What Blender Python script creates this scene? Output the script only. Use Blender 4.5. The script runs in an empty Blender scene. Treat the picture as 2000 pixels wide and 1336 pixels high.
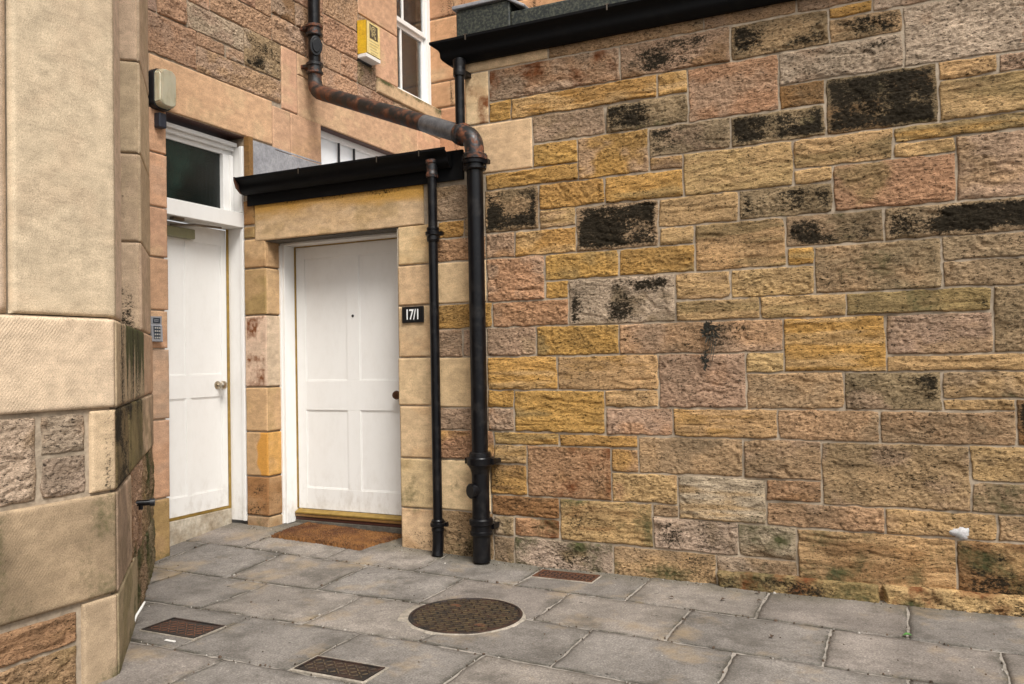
import bpy, bmesh, math, random
import numpy as np
from mathutils import Vector, Matrix
random.seed(7)
SC = bpy.context.scene
COL = SC.collection
R = math.radians

# ------------------------------------------------------------------ camera, world, sun, exposure
cam_d = bpy.data.cameras.new("camera")
cam_d.sensor_width = 36.0
cam_d.lens = 29.096
cam_d.clip_start = 0.05
cam_d.clip_end = 500
cam = bpy.data.objects.new("camera", cam_d)
COL.objects.link(cam)
right, up, back = Vector((0.90239, 0.43049, -0.0191)), Vector((0.02645, -0.01109, 0.99959)), Vector((0.43011, -0.90253, -0.02139))
m = Matrix.Identity(4)
for i in range(3):
    m[i][0], m[i][1], m[i][2] = right[i], up[i], back[i]
m[0][3], m[1][3], m[2][3] = 0.0, -5.0, 1.36
cam.matrix_world = m
SC.camera = cam

SUN_EL, SUN_AZ = 52.0, 132.0      # elevation, compass azimuth (from +Y towards +X)
world = bpy.data.worlds.new("World")
SC.world = world
world.use_nodes = True
wn, wl = world.node_tree.nodes, world.node_tree.links
wn.clear()
sky = wn.new("ShaderNodeTexSky")
sky.sky_type = 'NISHITA'
sky.sun_disc = False
sky.sun_elevation = R(SUN_EL)
sky.sun_rotation = R(SUN_AZ)
sky.dust_density = 4.0
hs = wn.new("ShaderNodeHueSaturation")
hs.inputs['Saturation'].default_value = 0.0        # an overcast sky is grey
bg = wn.new("ShaderNodeBackground")
bg.inputs['Strength'].default_value = 0.11
wo = wn.new("ShaderNodeOutputWorld")
wl.new(sky.outputs[0], hs.inputs['Color'])
wl.new(hs.outputs[0], bg.inputs[0])
wl.new(bg.outputs[0], wo.inputs[0])
sun_d = bpy.data.lights.new("sun", 'SUN')
sun_d.energy = 2.2
sun_d.angle = R(26)
sun_d.color = (1.0, 0.96, 0.90)
sun = bpy.data.objects.new("sun", sun_d)
COL.objects.link(sun)
az, el = R(SUN_AZ), R(SUN_EL)
sdir = Vector((math.sin(az) * math.cos(el), math.cos(az) * math.cos(el), math.sin(el)))
sun.rotation_euler = (-sdir).to_track_quat('-Z', 'Y').to_euler()
sun.location = sdir * 30
SC.view_settings.view_transform = 'Standard'
SC.view_settings.look = 'None'
SC.view_settings.gamma = 1.0
SC.view_settings.exposure = 0.72

# ------------------------------------------------------------------ noise
def vnoise(x, y, seed):
    xi, yi = np.floor(x).astype(np.int64), np.floor(y).astype(np.int64)
    fx, fy = x - xi, y - yi
    fx = fx * fx * fx * (fx * (fx * 6 - 15) + 10)
    fy = fy * fy * fy * (fy * (fy * 6 - 15) + 10)
    def h(a, b):
        n = (a * 374761393 + b * 668265263 + seed * 974634777) & 0xffffffff
        n = ((n ^ (n >> 13)) * 1274126177) & 0xffffffff
        n = n ^ (n >> 16)
        n = (n * 2246822519) & 0xffffffff
        return ((n ^ (n >> 15)) & 0xffff) / 32767.5 - 1.0
    a, b, c, d = h(xi, yi), h(xi + 1, yi), h(xi, yi + 1), h(xi + 1, yi + 1)
    return (a + (b - a) * fx) * (1 - fy) + (c + (d - c) * fx) * fy
def fbm(x, y, o, seed):
    s, a, t = 0, 1.0, 0
    for k in range(o):
        s = s + a * vnoise(x, y, seed + k * 17); t += a
        a *= .55; x = x * 2.03 + 11.3; y = y * 2.03 + 4.7
    return s / t * 1.6
def ridge(x, y, o, seed):
    s, a, t = 0, 1.0, 0
    for k in range(o):
        s = s + a * (1 - 2 * np.abs(vnoise(x, y, seed + k * 31))); t += a
        a *= .5; x = x * 2.1 + 3.1; y = y * 2.1 + 8.9
    return s / t
def sstep(a, b, x):
    t = np.clip((x - a) / (b - a), 0, 1)
    return t * t * (3 - 2 * t)
def lin(rgb):
    return tuple(((c / 255) / 12.92 if c / 255 <= .04045 else ((c / 255 + .055) / 1.055) ** 2.4) for c in rgb)

# ------------------------------------------------------------------ object helpers
def tag(o, label=None, cat=None, group=None, kind=None):
    if label: o['label'] = label
    if cat: o['category'] = cat
    if group: o['group'] = group
    if kind: o['kind'] = kind
    return o
def thing(name, label, cat, loc=(0, 0, 0), group=None):
    o = bpy.data.objects.new(name, None)
    o.empty_display_size = .1
    COL.objects.link(o)
    o.location = loc
    return tag(o, label, cat, group)
def link(name, me, mats, parent=None):
    o = bpy.data.objects.new(name, me)
    COL.objects.link(o)
    for mt in (mats if isinstance(mats, (list, tuple)) else [mats]):
        me.materials.append(mt)
    if parent:
        o.parent = parent
        p = parent
        off = Vector((0, 0, 0))
        while p:
            off += p.location; p = p.parent
        o.location = -off          # mesh data is written in world coordinates
    return o

class MB:
    """collects shapes; build() links them as one mesh object"""
    def __init__(s):
        s.v, s.f, s.sm = [], [], []
    def add(s, vs, fs, smooth=False):
        b = len(s.v)
        s.v += [tuple(v) for v in vs]
        s.f += [[i + b for i in f] for f in fs]
        s.sm += [smooth] * len(fs)
    def box(s, x0, x1, y0, y1, z0, z1):
        x0, x1 = sorted((x0, x1)); y0, y1 = sorted((y0, y1)); z0, z1 = sorted((z0, z1))
        s.add([(x0, y0, z0), (x1, y0, z0), (x1, y1, z0), (x0, y1, z0), (x0, y0, z1), (x1, y0, z1), (x1, y1, z1), (x0, y1, z1)],
              [(0, 3, 2, 1), (4, 5, 6, 7), (0, 1, 5, 4), (1, 2, 6, 5), (2, 3, 7, 6), (3, 0, 4, 7)])
    def obox(s, o, u, w, n, a0, a1, b0, b1, c0, c1):
        """box in a frame: origin o, axes u (a), w (b), n (c); u x w = n"""
        o, u, w, n = Vector(o), Vector(u), Vector(w), Vector(n)
        P = [o + u * a + w * b + n * c for c in (c0, c1) for b in (b0, b1) for a in (a0, a1)]
        s.add(P, [(0, 2, 3, 1), (4, 5, 7, 6), (0, 1, 5, 4), (1, 3, 7, 5), (3, 2, 6, 7), (2, 0, 4, 6)])
    def prism(s, prof, x0, x1, smooth=False, cut0=None, cut1=None):
        """closed profile (y,z) extruded along X; cut(y) shifts the end"""
        n = len(prof)
        a = [(x0 + (cut0(y) if cut0 else 0), y, z) for y, z in prof]
        b = [(x1 + (cut1(y) if cut1 else 0), y, z) for y, z in prof]
        area = sum(prof[i][0] * prof[(i + 1) % n][1] - prof[(i + 1) % n][0] * prof[i][1] for i in range(n))
        fs = [(i, (i + 1) % n, n + (i + 1) % n, n + i) for i in range(n)]
        if area > 0:
            fs = [tuple(reversed(f)) for f in fs]
            caps = [tuple(reversed(range(n))), tuple(range(n, 2 * n))]
            caps = [tuple(reversed(c)) for c in caps]; caps = [tuple(range(n))[::-1], tuple(range(n, 2 * n))]
        else:
            caps = [tuple(range(n)), tuple(range(n, 2 * n))[::-1]]
        s.add(a + b, fs, smooth)
        s.add(a, [caps[0]]); s.add(b, [tuple(i - n for i in caps[1])])
    def tube(s, pts, r, seg=20, smooth=True, caps=True):
        pts = [Vector(p) for p in pts]
        rad = r if isinstance(r, (list, tuple)) else [r] * len(pts)
        t0 = (pts[1] - pts[0]).normalized()
        ref = Vector((0, 0, 1)) if abs(t0.z) < .9 else Vector((1, 0, 0))
        nrm = t0.cross(ref).normalized()
        vs = []
        for i, p in enumerate(pts):
            t = (pts[min(i + 1, len(pts) - 1)] - pts[max(i - 1, 0)]).normalized()
            nrm = (nrm - t * nrm.dot(t)).normalized()
            bn = t.cross(nrm)
            vs += [p + (nrm * math.cos(2 * math.pi * k / seg) + bn * math.sin(2 * math.pi * k / seg)) * rad[i] for k in range(seg)]
        fs = []
        for i in range(len(pts) - 1):
            for k in range(seg):
                k2 = (k + 1) % seg
                fs.append((i * seg + k, i * seg + k2, (i + 1) * seg + k2, (i + 1) * seg + k))
        s.add(vs, fs, smooth)
        if caps:
            s.add(vs[:seg], [tuple(range(seg))[::-1]]); s.add(vs[-seg:], [tuple(range(seg))])
    def lathe(s, c, axis, prof, seg=28):
        """prof: list of (distance along axis, radius); sharp corners by doubled points"""
        c, axis = Vector(c), Vector(axis).normalized()
        pts = [c + axis * d for d, r in prof]
        ref = Vector((0, 0, 1)) if abs(axis.z) < .9 else Vector((1, 0, 0))
        u = axis.cross(ref).normalized(); w = axis.cross(u)
        for (p, (d, r)), (q, (d2, r2)) in zip(list(zip(pts, prof))[:-1], list(zip(pts, prof))[1:]):
            vs = [p + (u * math.cos(2 * math.pi * k / seg) + w * math.sin(2 * math.pi * k / seg)) * r for k in range(seg)]
            vs += [q + (u * math.cos(2 * math.pi * k / seg) + w * math.sin(2 * math.pi * k / seg)) * r2 for k in range(seg)]
            s.add(vs, [(k, (k + 1) % seg, seg + (k + 1) % seg, seg + k) for k in range(seg)], True)
    def sphere(s, c, rx, ry, rz, n=12):
        vs, fs = [], []
        for i in range(n + 1):
            th = math.pi * i / n
            for k in range(2 * n):
                ph = math.pi * k / n
                vs.append((c[0] + rx * math.sin(th) * math.cos(ph), c[1] + ry * math.sin(th) * math.sin(ph), c[2] + rz * math.cos(th)))
        for i in range(n):
            for k in range(2 * n):
                k2 = (k + 1) % (2 * n)
                fs.append((i * 2 * n + k, (i + 1) * 2 * n + k, (i + 1) * 2 * n + k2, i * 2 * n + k2))
        s.add(vs, fs, True)
    def build(s, name, mats, parent=None, bevel=0, seg=2):
        me = bpy.data.meshes.new(name)
        me.from_pydata(s.v, [], s.f)
        me.polygons.foreach_set('use_smooth', s.sm)
        me.update()
        o = link(name, me, mats, parent)
        if bevel:
            b = o.modifiers.new('bevel', 'BEVEL'); b.width = bevel; b.segments = seg; b.limit_method = 'ANGLE'; b.angle_limit = R(40)
        return o

def fillet(pts, rad, n=8):
    """polyline with rounded corners"""
    pts = [Vector(p) for p in pts]
    out = [pts[0]]
    for i in range(1, len(pts) - 1):
        a = (pts[i - 1] - pts[i]).normalized(); b = (pts[i + 1] - pts[i]).normalized()
        p0, p1 = pts[i] + a * rad, pts[i] + b * rad
        for k in range(n + 1):
            t = k / n
            out.append(p0 * (1 - t) ** 2 + pts[i] * 2 * t * (1 - t) + p1 * t * t)
    out.append(pts[-1])
    return out

# ------------------------------------------------------------------ materials
def newmat(name):
    mt = bpy.data.materials.new(name)
    mt.use_nodes = True
    nt = mt.node_tree
    nt.nodes.clear()
    out = nt.nodes.new("ShaderNodeOutputMaterial")
    p = nt.nodes.new("ShaderNodeBsdfPrincipled")
    nt.links.new(p.outputs[0], out.inputs[0])
    return mt, nt, p
def N(nt, kind, **kw):
    n = nt.nodes.new("ShaderNode" + kind)
    for k, v in kw.items():
        if k in n.inputs: n.inputs[k].default_value = v
        else: setattr(n, k, v)
    return n
def noise(nt, vec, scale, detail=3, rough=.6, stretch=None):
    if stretch:
        mp = N(nt, "Mapping"); mp.inputs['Scale'].default_value = stretch
        nt.links.new(vec, mp.inputs[0]); vec = mp.outputs[0]
    n = N(nt, "TexNoise", Scale=scale, Detail=detail, Roughness=rough)
    nt.links.new(vec, n.inputs['Vector'])
    return n.outputs['Fac']
def ramp(nt, fac, stops):
    r = N(nt, "ValToRGB")
    e = r.color_ramp.elements
    while len(e) < len(stops): e.new(.5)
    for k, (p, c) in enumerate(stops):
        e[k].position = p
        e[k].color = (c, c, c, 1) if not isinstance(c, (tuple, list)) else (*c[:3], 1)
    nt.links.new(fac, r.inputs[0])
    return r.outputs[0]
def mth(nt, op, a, b=None, c=None, clamp=False):
    n = N(nt, "Math", operation=op, use_clamp=clamp)
    for k, x in enumerate((a, b, c)):
        if x is None: continue
        if isinstance(x, (int, float)): n.inputs[k].default_value = x
        else: nt.links.new(x, n.inputs[k])
    return n.outputs[0]
def mix(nt, fac, a, b, mode='MIX'):
    n = N(nt, "Mix", data_type='RGBA', blend_type=mode)
    for s, x in ((n.inputs[0], fac), (n.inputs[6], a), (n.inputs[7], b)):
        if isinstance(x, (int, float)): s.default_value = x
        elif isinstance(x, tuple): s.default_value = (*x[:3], 1)
        else: nt.links.new(x, s)
    return n.outputs[2]
def bump(nt, p, h, strength, dist, prev=None):
    b = N(nt, "Bump", Strength=strength, Distance=dist)
    nt.links.new(h, b.inputs['Height'])
    if prev: nt.links.new(prev, b.inputs['Normal'])
    nt.links.new(b.outputs[0], p.inputs['Normal'])
    return b.outputs[0]
def objvec(nt):
    return N(nt, "TexCoord").outputs['Object']

def mat_stone(name, tooled=False, smooth=False):
    CON = [(.27, .34), (.42, .84), (.55, 1.05), (.75, 1.36)] if not (tooled or smooth) else [(.27, .84), (.5, 1.0), (.75, 1.10)]
    """reads the stone's own colour (Col) and its stains (Msk: soot crust, algae, rust)"""
    mt, nt, p = newmat(name)
    v = objvec(nt)
    col = N(nt, "Attribute", attribute_name='Col').outputs['Color']
    ms = N(nt, "SeparateColor")
    nt.links.new(N(nt, "Attribute", attribute_name='Msk').outputs['Color'], ms.inputs[0])
    n1 = noise(nt, v, 56, 5, .74, (1, 1, 2.1))
    n2 = noise(nt, v, 230, 2, .6)
    c = mix(nt, 1.0, col, ramp(nt, n1, CON), 'MULTIPLY')  # same noise as the bump, so crevice shade is darkened into the colour
    c = mix(nt, 1.0, c, ramp(nt, n2, [(.3, .72), (.52, 1.0), (.72, 1.2)]), 'MULTIPLY')
    if not (tooled or smooth):        # dark grains and short open bedding cracks
        c = mix(nt, 1.0, c, ramp(nt, noise(nt, v, 62, 4, .75, (.75, .75, 2.0)), [(.37, .10), (.45, 1.0)]), 'MULTIPLY')
    else:                             # faint bedding and small pits
        c = mix(nt, 1.0, c, ramp(nt, noise(nt, v, 5, 4, .65, (1, 1, 9)), [(.32, .93), (.5, 1.0), (.7, 1.05)]), 'MULTIPLY')
        c = mix(nt, 1.0, c, ramp(nt, noise(nt, v, 150, 3, .7), [(.30, .45), (.36, 1.0)]), 'MULTIPLY')
    # rust and iron staining
    f = mth(nt, 'SUBTRACT', mth(nt, 'MULTIPLY', ms.outputs[2], 1.7), noise(nt, v, 45, 3), clamp=True)
    c = mix(nt, mth(nt, 'MULTIPLY', f, 1.6, clamp=True), c, (.17, .062, .024))
    # algae
    f = mth(nt, 'SUBTRACT', mth(nt, 'MULTIPLY', ms.outputs[1], 1.8), mth(nt, 'MULTIPLY', noise(nt, v, 38, 4), 1.1), clamp=True)
    c = mix(nt, mth(nt, 'MULTIPLY', f, 1.5, clamp=True), c, mix(nt, noise(nt, v, 14), (.105, .105, .040), (.050, .050, .026)))
    # soot crust: breaks up into specks where it is thin
    brk = ramp(nt, noise(nt, v, 55, 5, .75, (1, 1, 1.5)), [(.33, 0.0), (.67, 1.0)])
    f = mth(nt, 'SUBTRACT', mth(nt, 'MULTIPLY', ms.outputs[0], 1.25), brk, clamp=True)
    c = mix(nt, mth(nt, 'MULTIPLY', f, 2.4, clamp=True), c, mix(nt, noise(nt, v, 90), (.002, .0018, .0015), (.050, .038, .023)))
    nt.links.new(c, p.inputs['Base Color'])
    p.inputs['Roughness'].default_value = .88
    p.inputs['Specular IOR Level'].default_value = .10
    b = bump(nt, p, n1, 1.0 if not (tooled or smooth) else .14, .016 if not (tooled or smooth) else .006)
    b = bump(nt, p, n2, .5, .004, b)
    if tooled:
        w = N(nt, "TexWave", wave_type='BANDS', bands_direction='X', Scale=tooled[1], Distortion=3.0, Detail=2.0)
        w.inputs['Detail Scale'].default_value = 2.5
        mp = N(nt, "Mapping")
        mp.inputs['Rotation'].default_value = tooled[0]
        nt.links.new(v, mp.inputs[0]); nt.links.new(mp.outputs[0], w.inputs['Vector'])
        worn = mth(nt, 'MULTIPLY', w.outputs['Fac'], ramp(nt, noise(nt, v, 5, 3), [(.35, .15), (.65, 1.0)]))
        bump(nt, p, worn, tooled[2], .004, b)
    return mt
M = {}
M['stone'] = mat_stone('sandstone')
M['smooth'] = mat_stone('dressed sandstone', smooth=True)
M['tooled'] = mat_stone('tooled sandstone', ((R(38), 0, R(90)), 27.0, .24))
M['fine_tooled'] = mat_stone('finely tooled sandstone', ((R(14), 0, R(90)), 30.0, .10))
def simple(name, col, rough=.6, metal=0, spec=.5, var=.12, scale=30, bmp=0, bscale=80, coat=0):
    mt, nt, p = newmat(name)
    v = objvec(nt)
    c = mix(nt, 1.0, tuple(col), ramp(nt, noise(nt, v, scale, 4), [(.25, 1 - var), (.75, 1 + var)]), 'MULTIPLY')
    nt.links.new(c, p.inputs['Base Color'])
    p.inputs['Roughness'].default_value = rough
    p.inputs['Metallic'].default_value = metal
    p.inputs['Specular IOR Level'].default_value = spec
    p.inputs['Coat Weight'].default_value = coat
    if bmp: bump(nt, p, noise(nt, v, bscale, 3), bmp, .004)
    return mt
def two_tone(name, a, b, scale, lo, hi, rough=.6, metal=0, bmp=.2, bscale=90, stretch=None, rb=None, spec=.5):
    mt, nt, p = newmat(name)
    v = objvec(nt)
    f = ramp(nt, noise(nt, v, scale, 5, .65, stretch), [(lo, 0.0), (hi, 1.0)])
    c = mix(nt, f, tuple(a), tuple(b))
    c = mix(nt, 1.0, c, ramp(nt, noise(nt, v, scale * 6, 3), [(.3, .8), (.7, 1.2)]), 'MULTIPLY')
    nt.links.new(c, p.inputs['Base Color'])
    if rb is None: p.inputs['Roughness'].default_value = rough
    else: nt.links.new(ramp(nt, f, [(0, rough), (1, rb)]), p.inputs['Roughness'])
    p.inputs['Metallic'].default_value = metal
    p.inputs['Specular IOR Level'].default_value = spec
    if bmp: bump(nt, p, noise(nt, v, bscale, 3), bmp, .004)
    return mt
M['mortar'] = two_tone('lime mortar', (.37, .295, .215), (.16, .125, .085), 5, .46, .74, .95, bmp=.7, bscale=140)
M['black_paint'] = two_tone('black gloss paint', (.003, .003, .004), (.014, .012, .011), 14, .5, .75, .30, spec=.28, bmp=.22, bscale=40, rb=.6)
M['gutter_black'] = two_tone('black gutter paint', (.0025, .0025, .003), (.010, .009, .008), 10, .55, .8, .6, spec=.15, bmp=.25, bscale=40, rb=.8)
M['rusty'] = two_tone('rusty iron', (.009, .007, .006), (.125, .042, .015), 8, .46, .64, .6, bmp=.5, bscale=60, rb=.9)
M['rust_patch'] = two_tone('flaking black paint over rust', (.010, .010, .011), (.15, .05, .02), 12, .52, .64, .4, bmp=.4, bscale=60, rb=.9)
M['zinc'] = two_tone('galvanised sleeve', (.10, .105, .115), (.22, .22, .23), 16, .35, .7, .45, metal=.5, bmp=.2)
M['lead'] = two_tone('lead sheet', (.20, .20, .215), (.36, .355, .365), 8, .3, .75, .6, bmp=.25, bscale=30)
M['felt'] = two_tone('wet roofing felt', (.010, .014, .013), (.085, .088, .060), 60, .44, .70, .55, bmp=.6, bscale=180)
M['brass'] = simple('worn nickel', (.50, .44, .35), .28, 1.0, var=.25)
M['gold_strip'] = simple('brass weather strip', (.34, .22, .055), .45, .5, var=.3, scale=20)
M['copper'] = simple('dull copper', (.12, .06, .035), .4, .8, var=.3)
M['olive'] = simple('olive closer enamel', (.22, .21, .12), .45, 0, var=.1)
M['steel'] = simple('dull steel', (.18, .15, .12), .4, .8, var=.3)
M['black_plastic'] = simple('black plastic', (.010, .011, .014), .45, var=.2)
M['navy_plastic'] = simple('weathered navy plastic', (.016, .020, .032), .5, var=.3)
M['silver'] = simple('silver enamel', (.33, .34, .37), .35, .4, var=.08)
M['dark_panel'] = simple('dark blue keypad panel', (.020, .030, .045), .4, var=.1)
M['button'] = simple('bright metal button', (.62, .62, .60), .25, .6, var=.05)
M['yellow'] = two_tone('yellow enamel', (.62, .38, .02), (.50, .29, .02), 12, .4, .7, .4, bmp=0)
M['pale_yellow'] = two_tone('sun bleached yellow', (.72, .58, .26), (.62, .44, .14), 10, .4, .75, .45, bmp=0)
M['logo_dark'] = simple('dark brown print', (.075, .058, .034), .6)
M['faint_print'] = simple('faded print', (.46, .36, .17), .5)
M['white_plastic'] = simple('white plastic', (.72, .70, .66), .4, var=.06)
M['sign_black'] = simple('black sign enamel', (.008, .008, .009), .3)
M['sign_white'] = simple('white sign enamel', (.80, .80, .79), .4, var=.02)
M['filler'] = two_tone('white filler', (.44, .42, .42), (.28, .31, .29), 30, .45, .7, .7, bmp=.5)
M['cement'] = two_tone('pale cement', (.36, .31, .25), (.17, .15, .12), 14, .35, .7, .95, bmp=.5, bscale=120)
M['slab_mortar'] = two_tone('paving joint', (.27, .24, .205), (.06, .05, .036), 7, .50, .70, .95, bmp=.6, bscale=120)
M['iron_cover'] = two_tone('rusted cast iron', (.008, .006, .005), (.050, .021, .011), 9, .40, .70, .65, bmp=.4, bscale=90)
M['iron_rib'] = two_tone('worn iron tread', (.022, .014, .008), (.095, .062, .026), 20, .35, .7, .5, bmp=.2)
M['iron_orange'] = two_tone('orange rust', (.115, .044, .018), (.050, .020, .011), 16, .35, .7, .7, bmp=.3)
M['coir'] = two_tone('coir bristle', (.085, .030, .008), (.19, .082, .021), 5, .38, .62, .95, bmp=.8, bscale=200)
M['coir_dark'] = simple('wet coir', (.055, .022, .008), .95, var=.4, scale=60)
M['timber'] = two_tone('varnished timber and shaded stone', (.25, .135, .040), (.13, .060, .020), 5, .35, .7, .5, bmp=.2, stretch=(1, 30, 30))
M['red_paint_shade'] = simple('dark red paint and soffit shade', (.055, .018, .012), .5)
M['sill_dark'] = two_tone('dark stone', (.12, .105, .082), (.055, .046, .036), 10, .35, .7, .9, bmp=.5)
M['step_stone'] = two_tone('limewashed stone step', (.50, .44, .35), (.27, .21, .14), 8, .36, .66, .9, bmp=.4)
M['leaf_green'] = simple('green leaf', (.06, .17, .035), .5)
M['leaf_brown'] = simple('dead leaf', (.055, .032, .018), .8, var=.3)
M['weed'] = simple('dead weed', (.030, .028, .020), .9, var=.4)
M['blind'] = simple('white blind', (.80, .82, .84), .6, var=.02)
M['white_pane'] = simple('opaque white pane', (.84, .86, .88), .12, var=.02)
M['room'] = simple('dark room', (.050, .056, .062), .9)

def mat_paint():
    mt, nt, p = newmat('white gloss paint')
    v = objvec(nt)
    sp = N(nt, "SeparateXYZ"); nt.links.new(v, sp.inputs[0])
    low = mth(nt, 'MULTIPLY', mth(nt, 'SUBTRACT', .50, sp.outputs[2]), 1.7, clamp=True)     # scuffs and splashes near the ground
    d = mth(nt, 'MULTIPLY', ramp(nt, noise(nt, v, 16, 5, .7, (1, 1, .5)), [(.46, 0.0), (.70, 1.0)]), mth(nt, 'ADD', mth(nt, 'MULTIPLY', low, .75), .07))
    c = mix(nt, d, mix(nt, noise(nt, v, 3), (.80, .785, .76), (.76, .745, .715)), (.34, .28, .20))
    nt.links.new(c, p.inputs['Base Color'])
    p.inputs['Roughness'].default_value = .38
    bump(nt, p, noise(nt, v, 18, 4, .5, (1, 1, .35)), .10, .006)
    return mt
M['white'] = mat_paint()
def mat_glass(name, col, rough, grid=False):
    mt, nt, p = newmat(name)
    v = objvec(nt)
    if grid:
        f = ramp(nt, noise(nt, v, 2.2, 2), [(.42, 0.0), (.72, 1.0)])
        c = mix(nt, f, (.004, .007, .006), (.015, .040, .031))
        nt.links.new(c, p.inputs['Base Color'])
        ck = N(nt, "TexVoronoi", Scale=75.0); ck.distance = 'CHEBYCHEV'; ck.inputs['Randomness'].default_value = .15
        nt.links.new(v, ck.inputs['Vector'])
        bump(nt, p, ck.outputs['Distance'], .5, .006)
    else:
        p.inputs['Base Color'].default_value = (*col, 1)
        bump(nt, p, noise(nt, v, 2.5, 1), .12, .02)
    p.inputs['Roughness'].default_value = rough
    p.inputs['IOR'].default_value = 1.5
    return mt
M['obscured'] = mat_glass('obscured wired glass', None, .22, True)
def mat_clear():
    mt, nt, p = newmat('window glass')
    v = objvec(nt)
    p.inputs['Base Color'].default_value = (.93, .95, .95, 1)
    p.inputs['Transmission Weight'].default_value = 1.0
    p.inputs['Roughness'].default_value = .015
    p.inputs['IOR'].default_value = 1.45
    bump(nt, p, noise(nt, v, 2.5, 1), .08, .02)
    return mt
M['glass'] = mat_clear()
def mat_slab():
    mt, nt, p = newmat('paving slab')
    v = objvec(nt)
    col = N(nt, "Attribute", attribute_name='Col').outputs['Color']
    n1 = noise(nt, v, 105, 4, .8)
    c = mix(nt, 1.0, col, ramp(nt, n1, [(.28, .36), (.47, .88), (.62, 1.35), (.72, 2.4)]), 'MULTIPLY')
    c = mix(nt, 1.0, c, ramp(nt, noise(nt, v, 24, 4, .7), [(.28, .74), (.5, 1.0), (.75, 1.2)]), 'MULTIPLY')
    # lichen and spilt sand stains
    f = ramp(nt, noise(nt, v, 2.6, 4, .65), [(.55, 0.0), (.68, .9)])
    c = mix(nt, mth(nt, 'MULTIPLY', f, .6), c, (.30, .22, .13))
    f = ramp(nt, noise(nt, v, 3.4, 5, .7), [(.50, 0.0), (.72, .9)])
    c = mix(nt, mth(nt, 'MULTIPLY', f, .80), c, (.055, .048, .038))
    f = ramp(nt, noise(nt, v, 8.5, 3, .7), [(.69, 0.0), (.73, .85)])
    c = mix(nt, f, c, (.022, .019, .016))
    nt.links.new(c, p.inputs['Base Color'])
    p.inputs['Roughness'].default_value = .78
    p.inputs['Specular IOR Level'].default_value = .35
    b = bump(nt, p, n1, .5, .003)
    bump(nt, p, noise(nt, v, 30, 4), .3, .006, b)
    return mt
M['slab'] = mat_slab()

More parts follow.
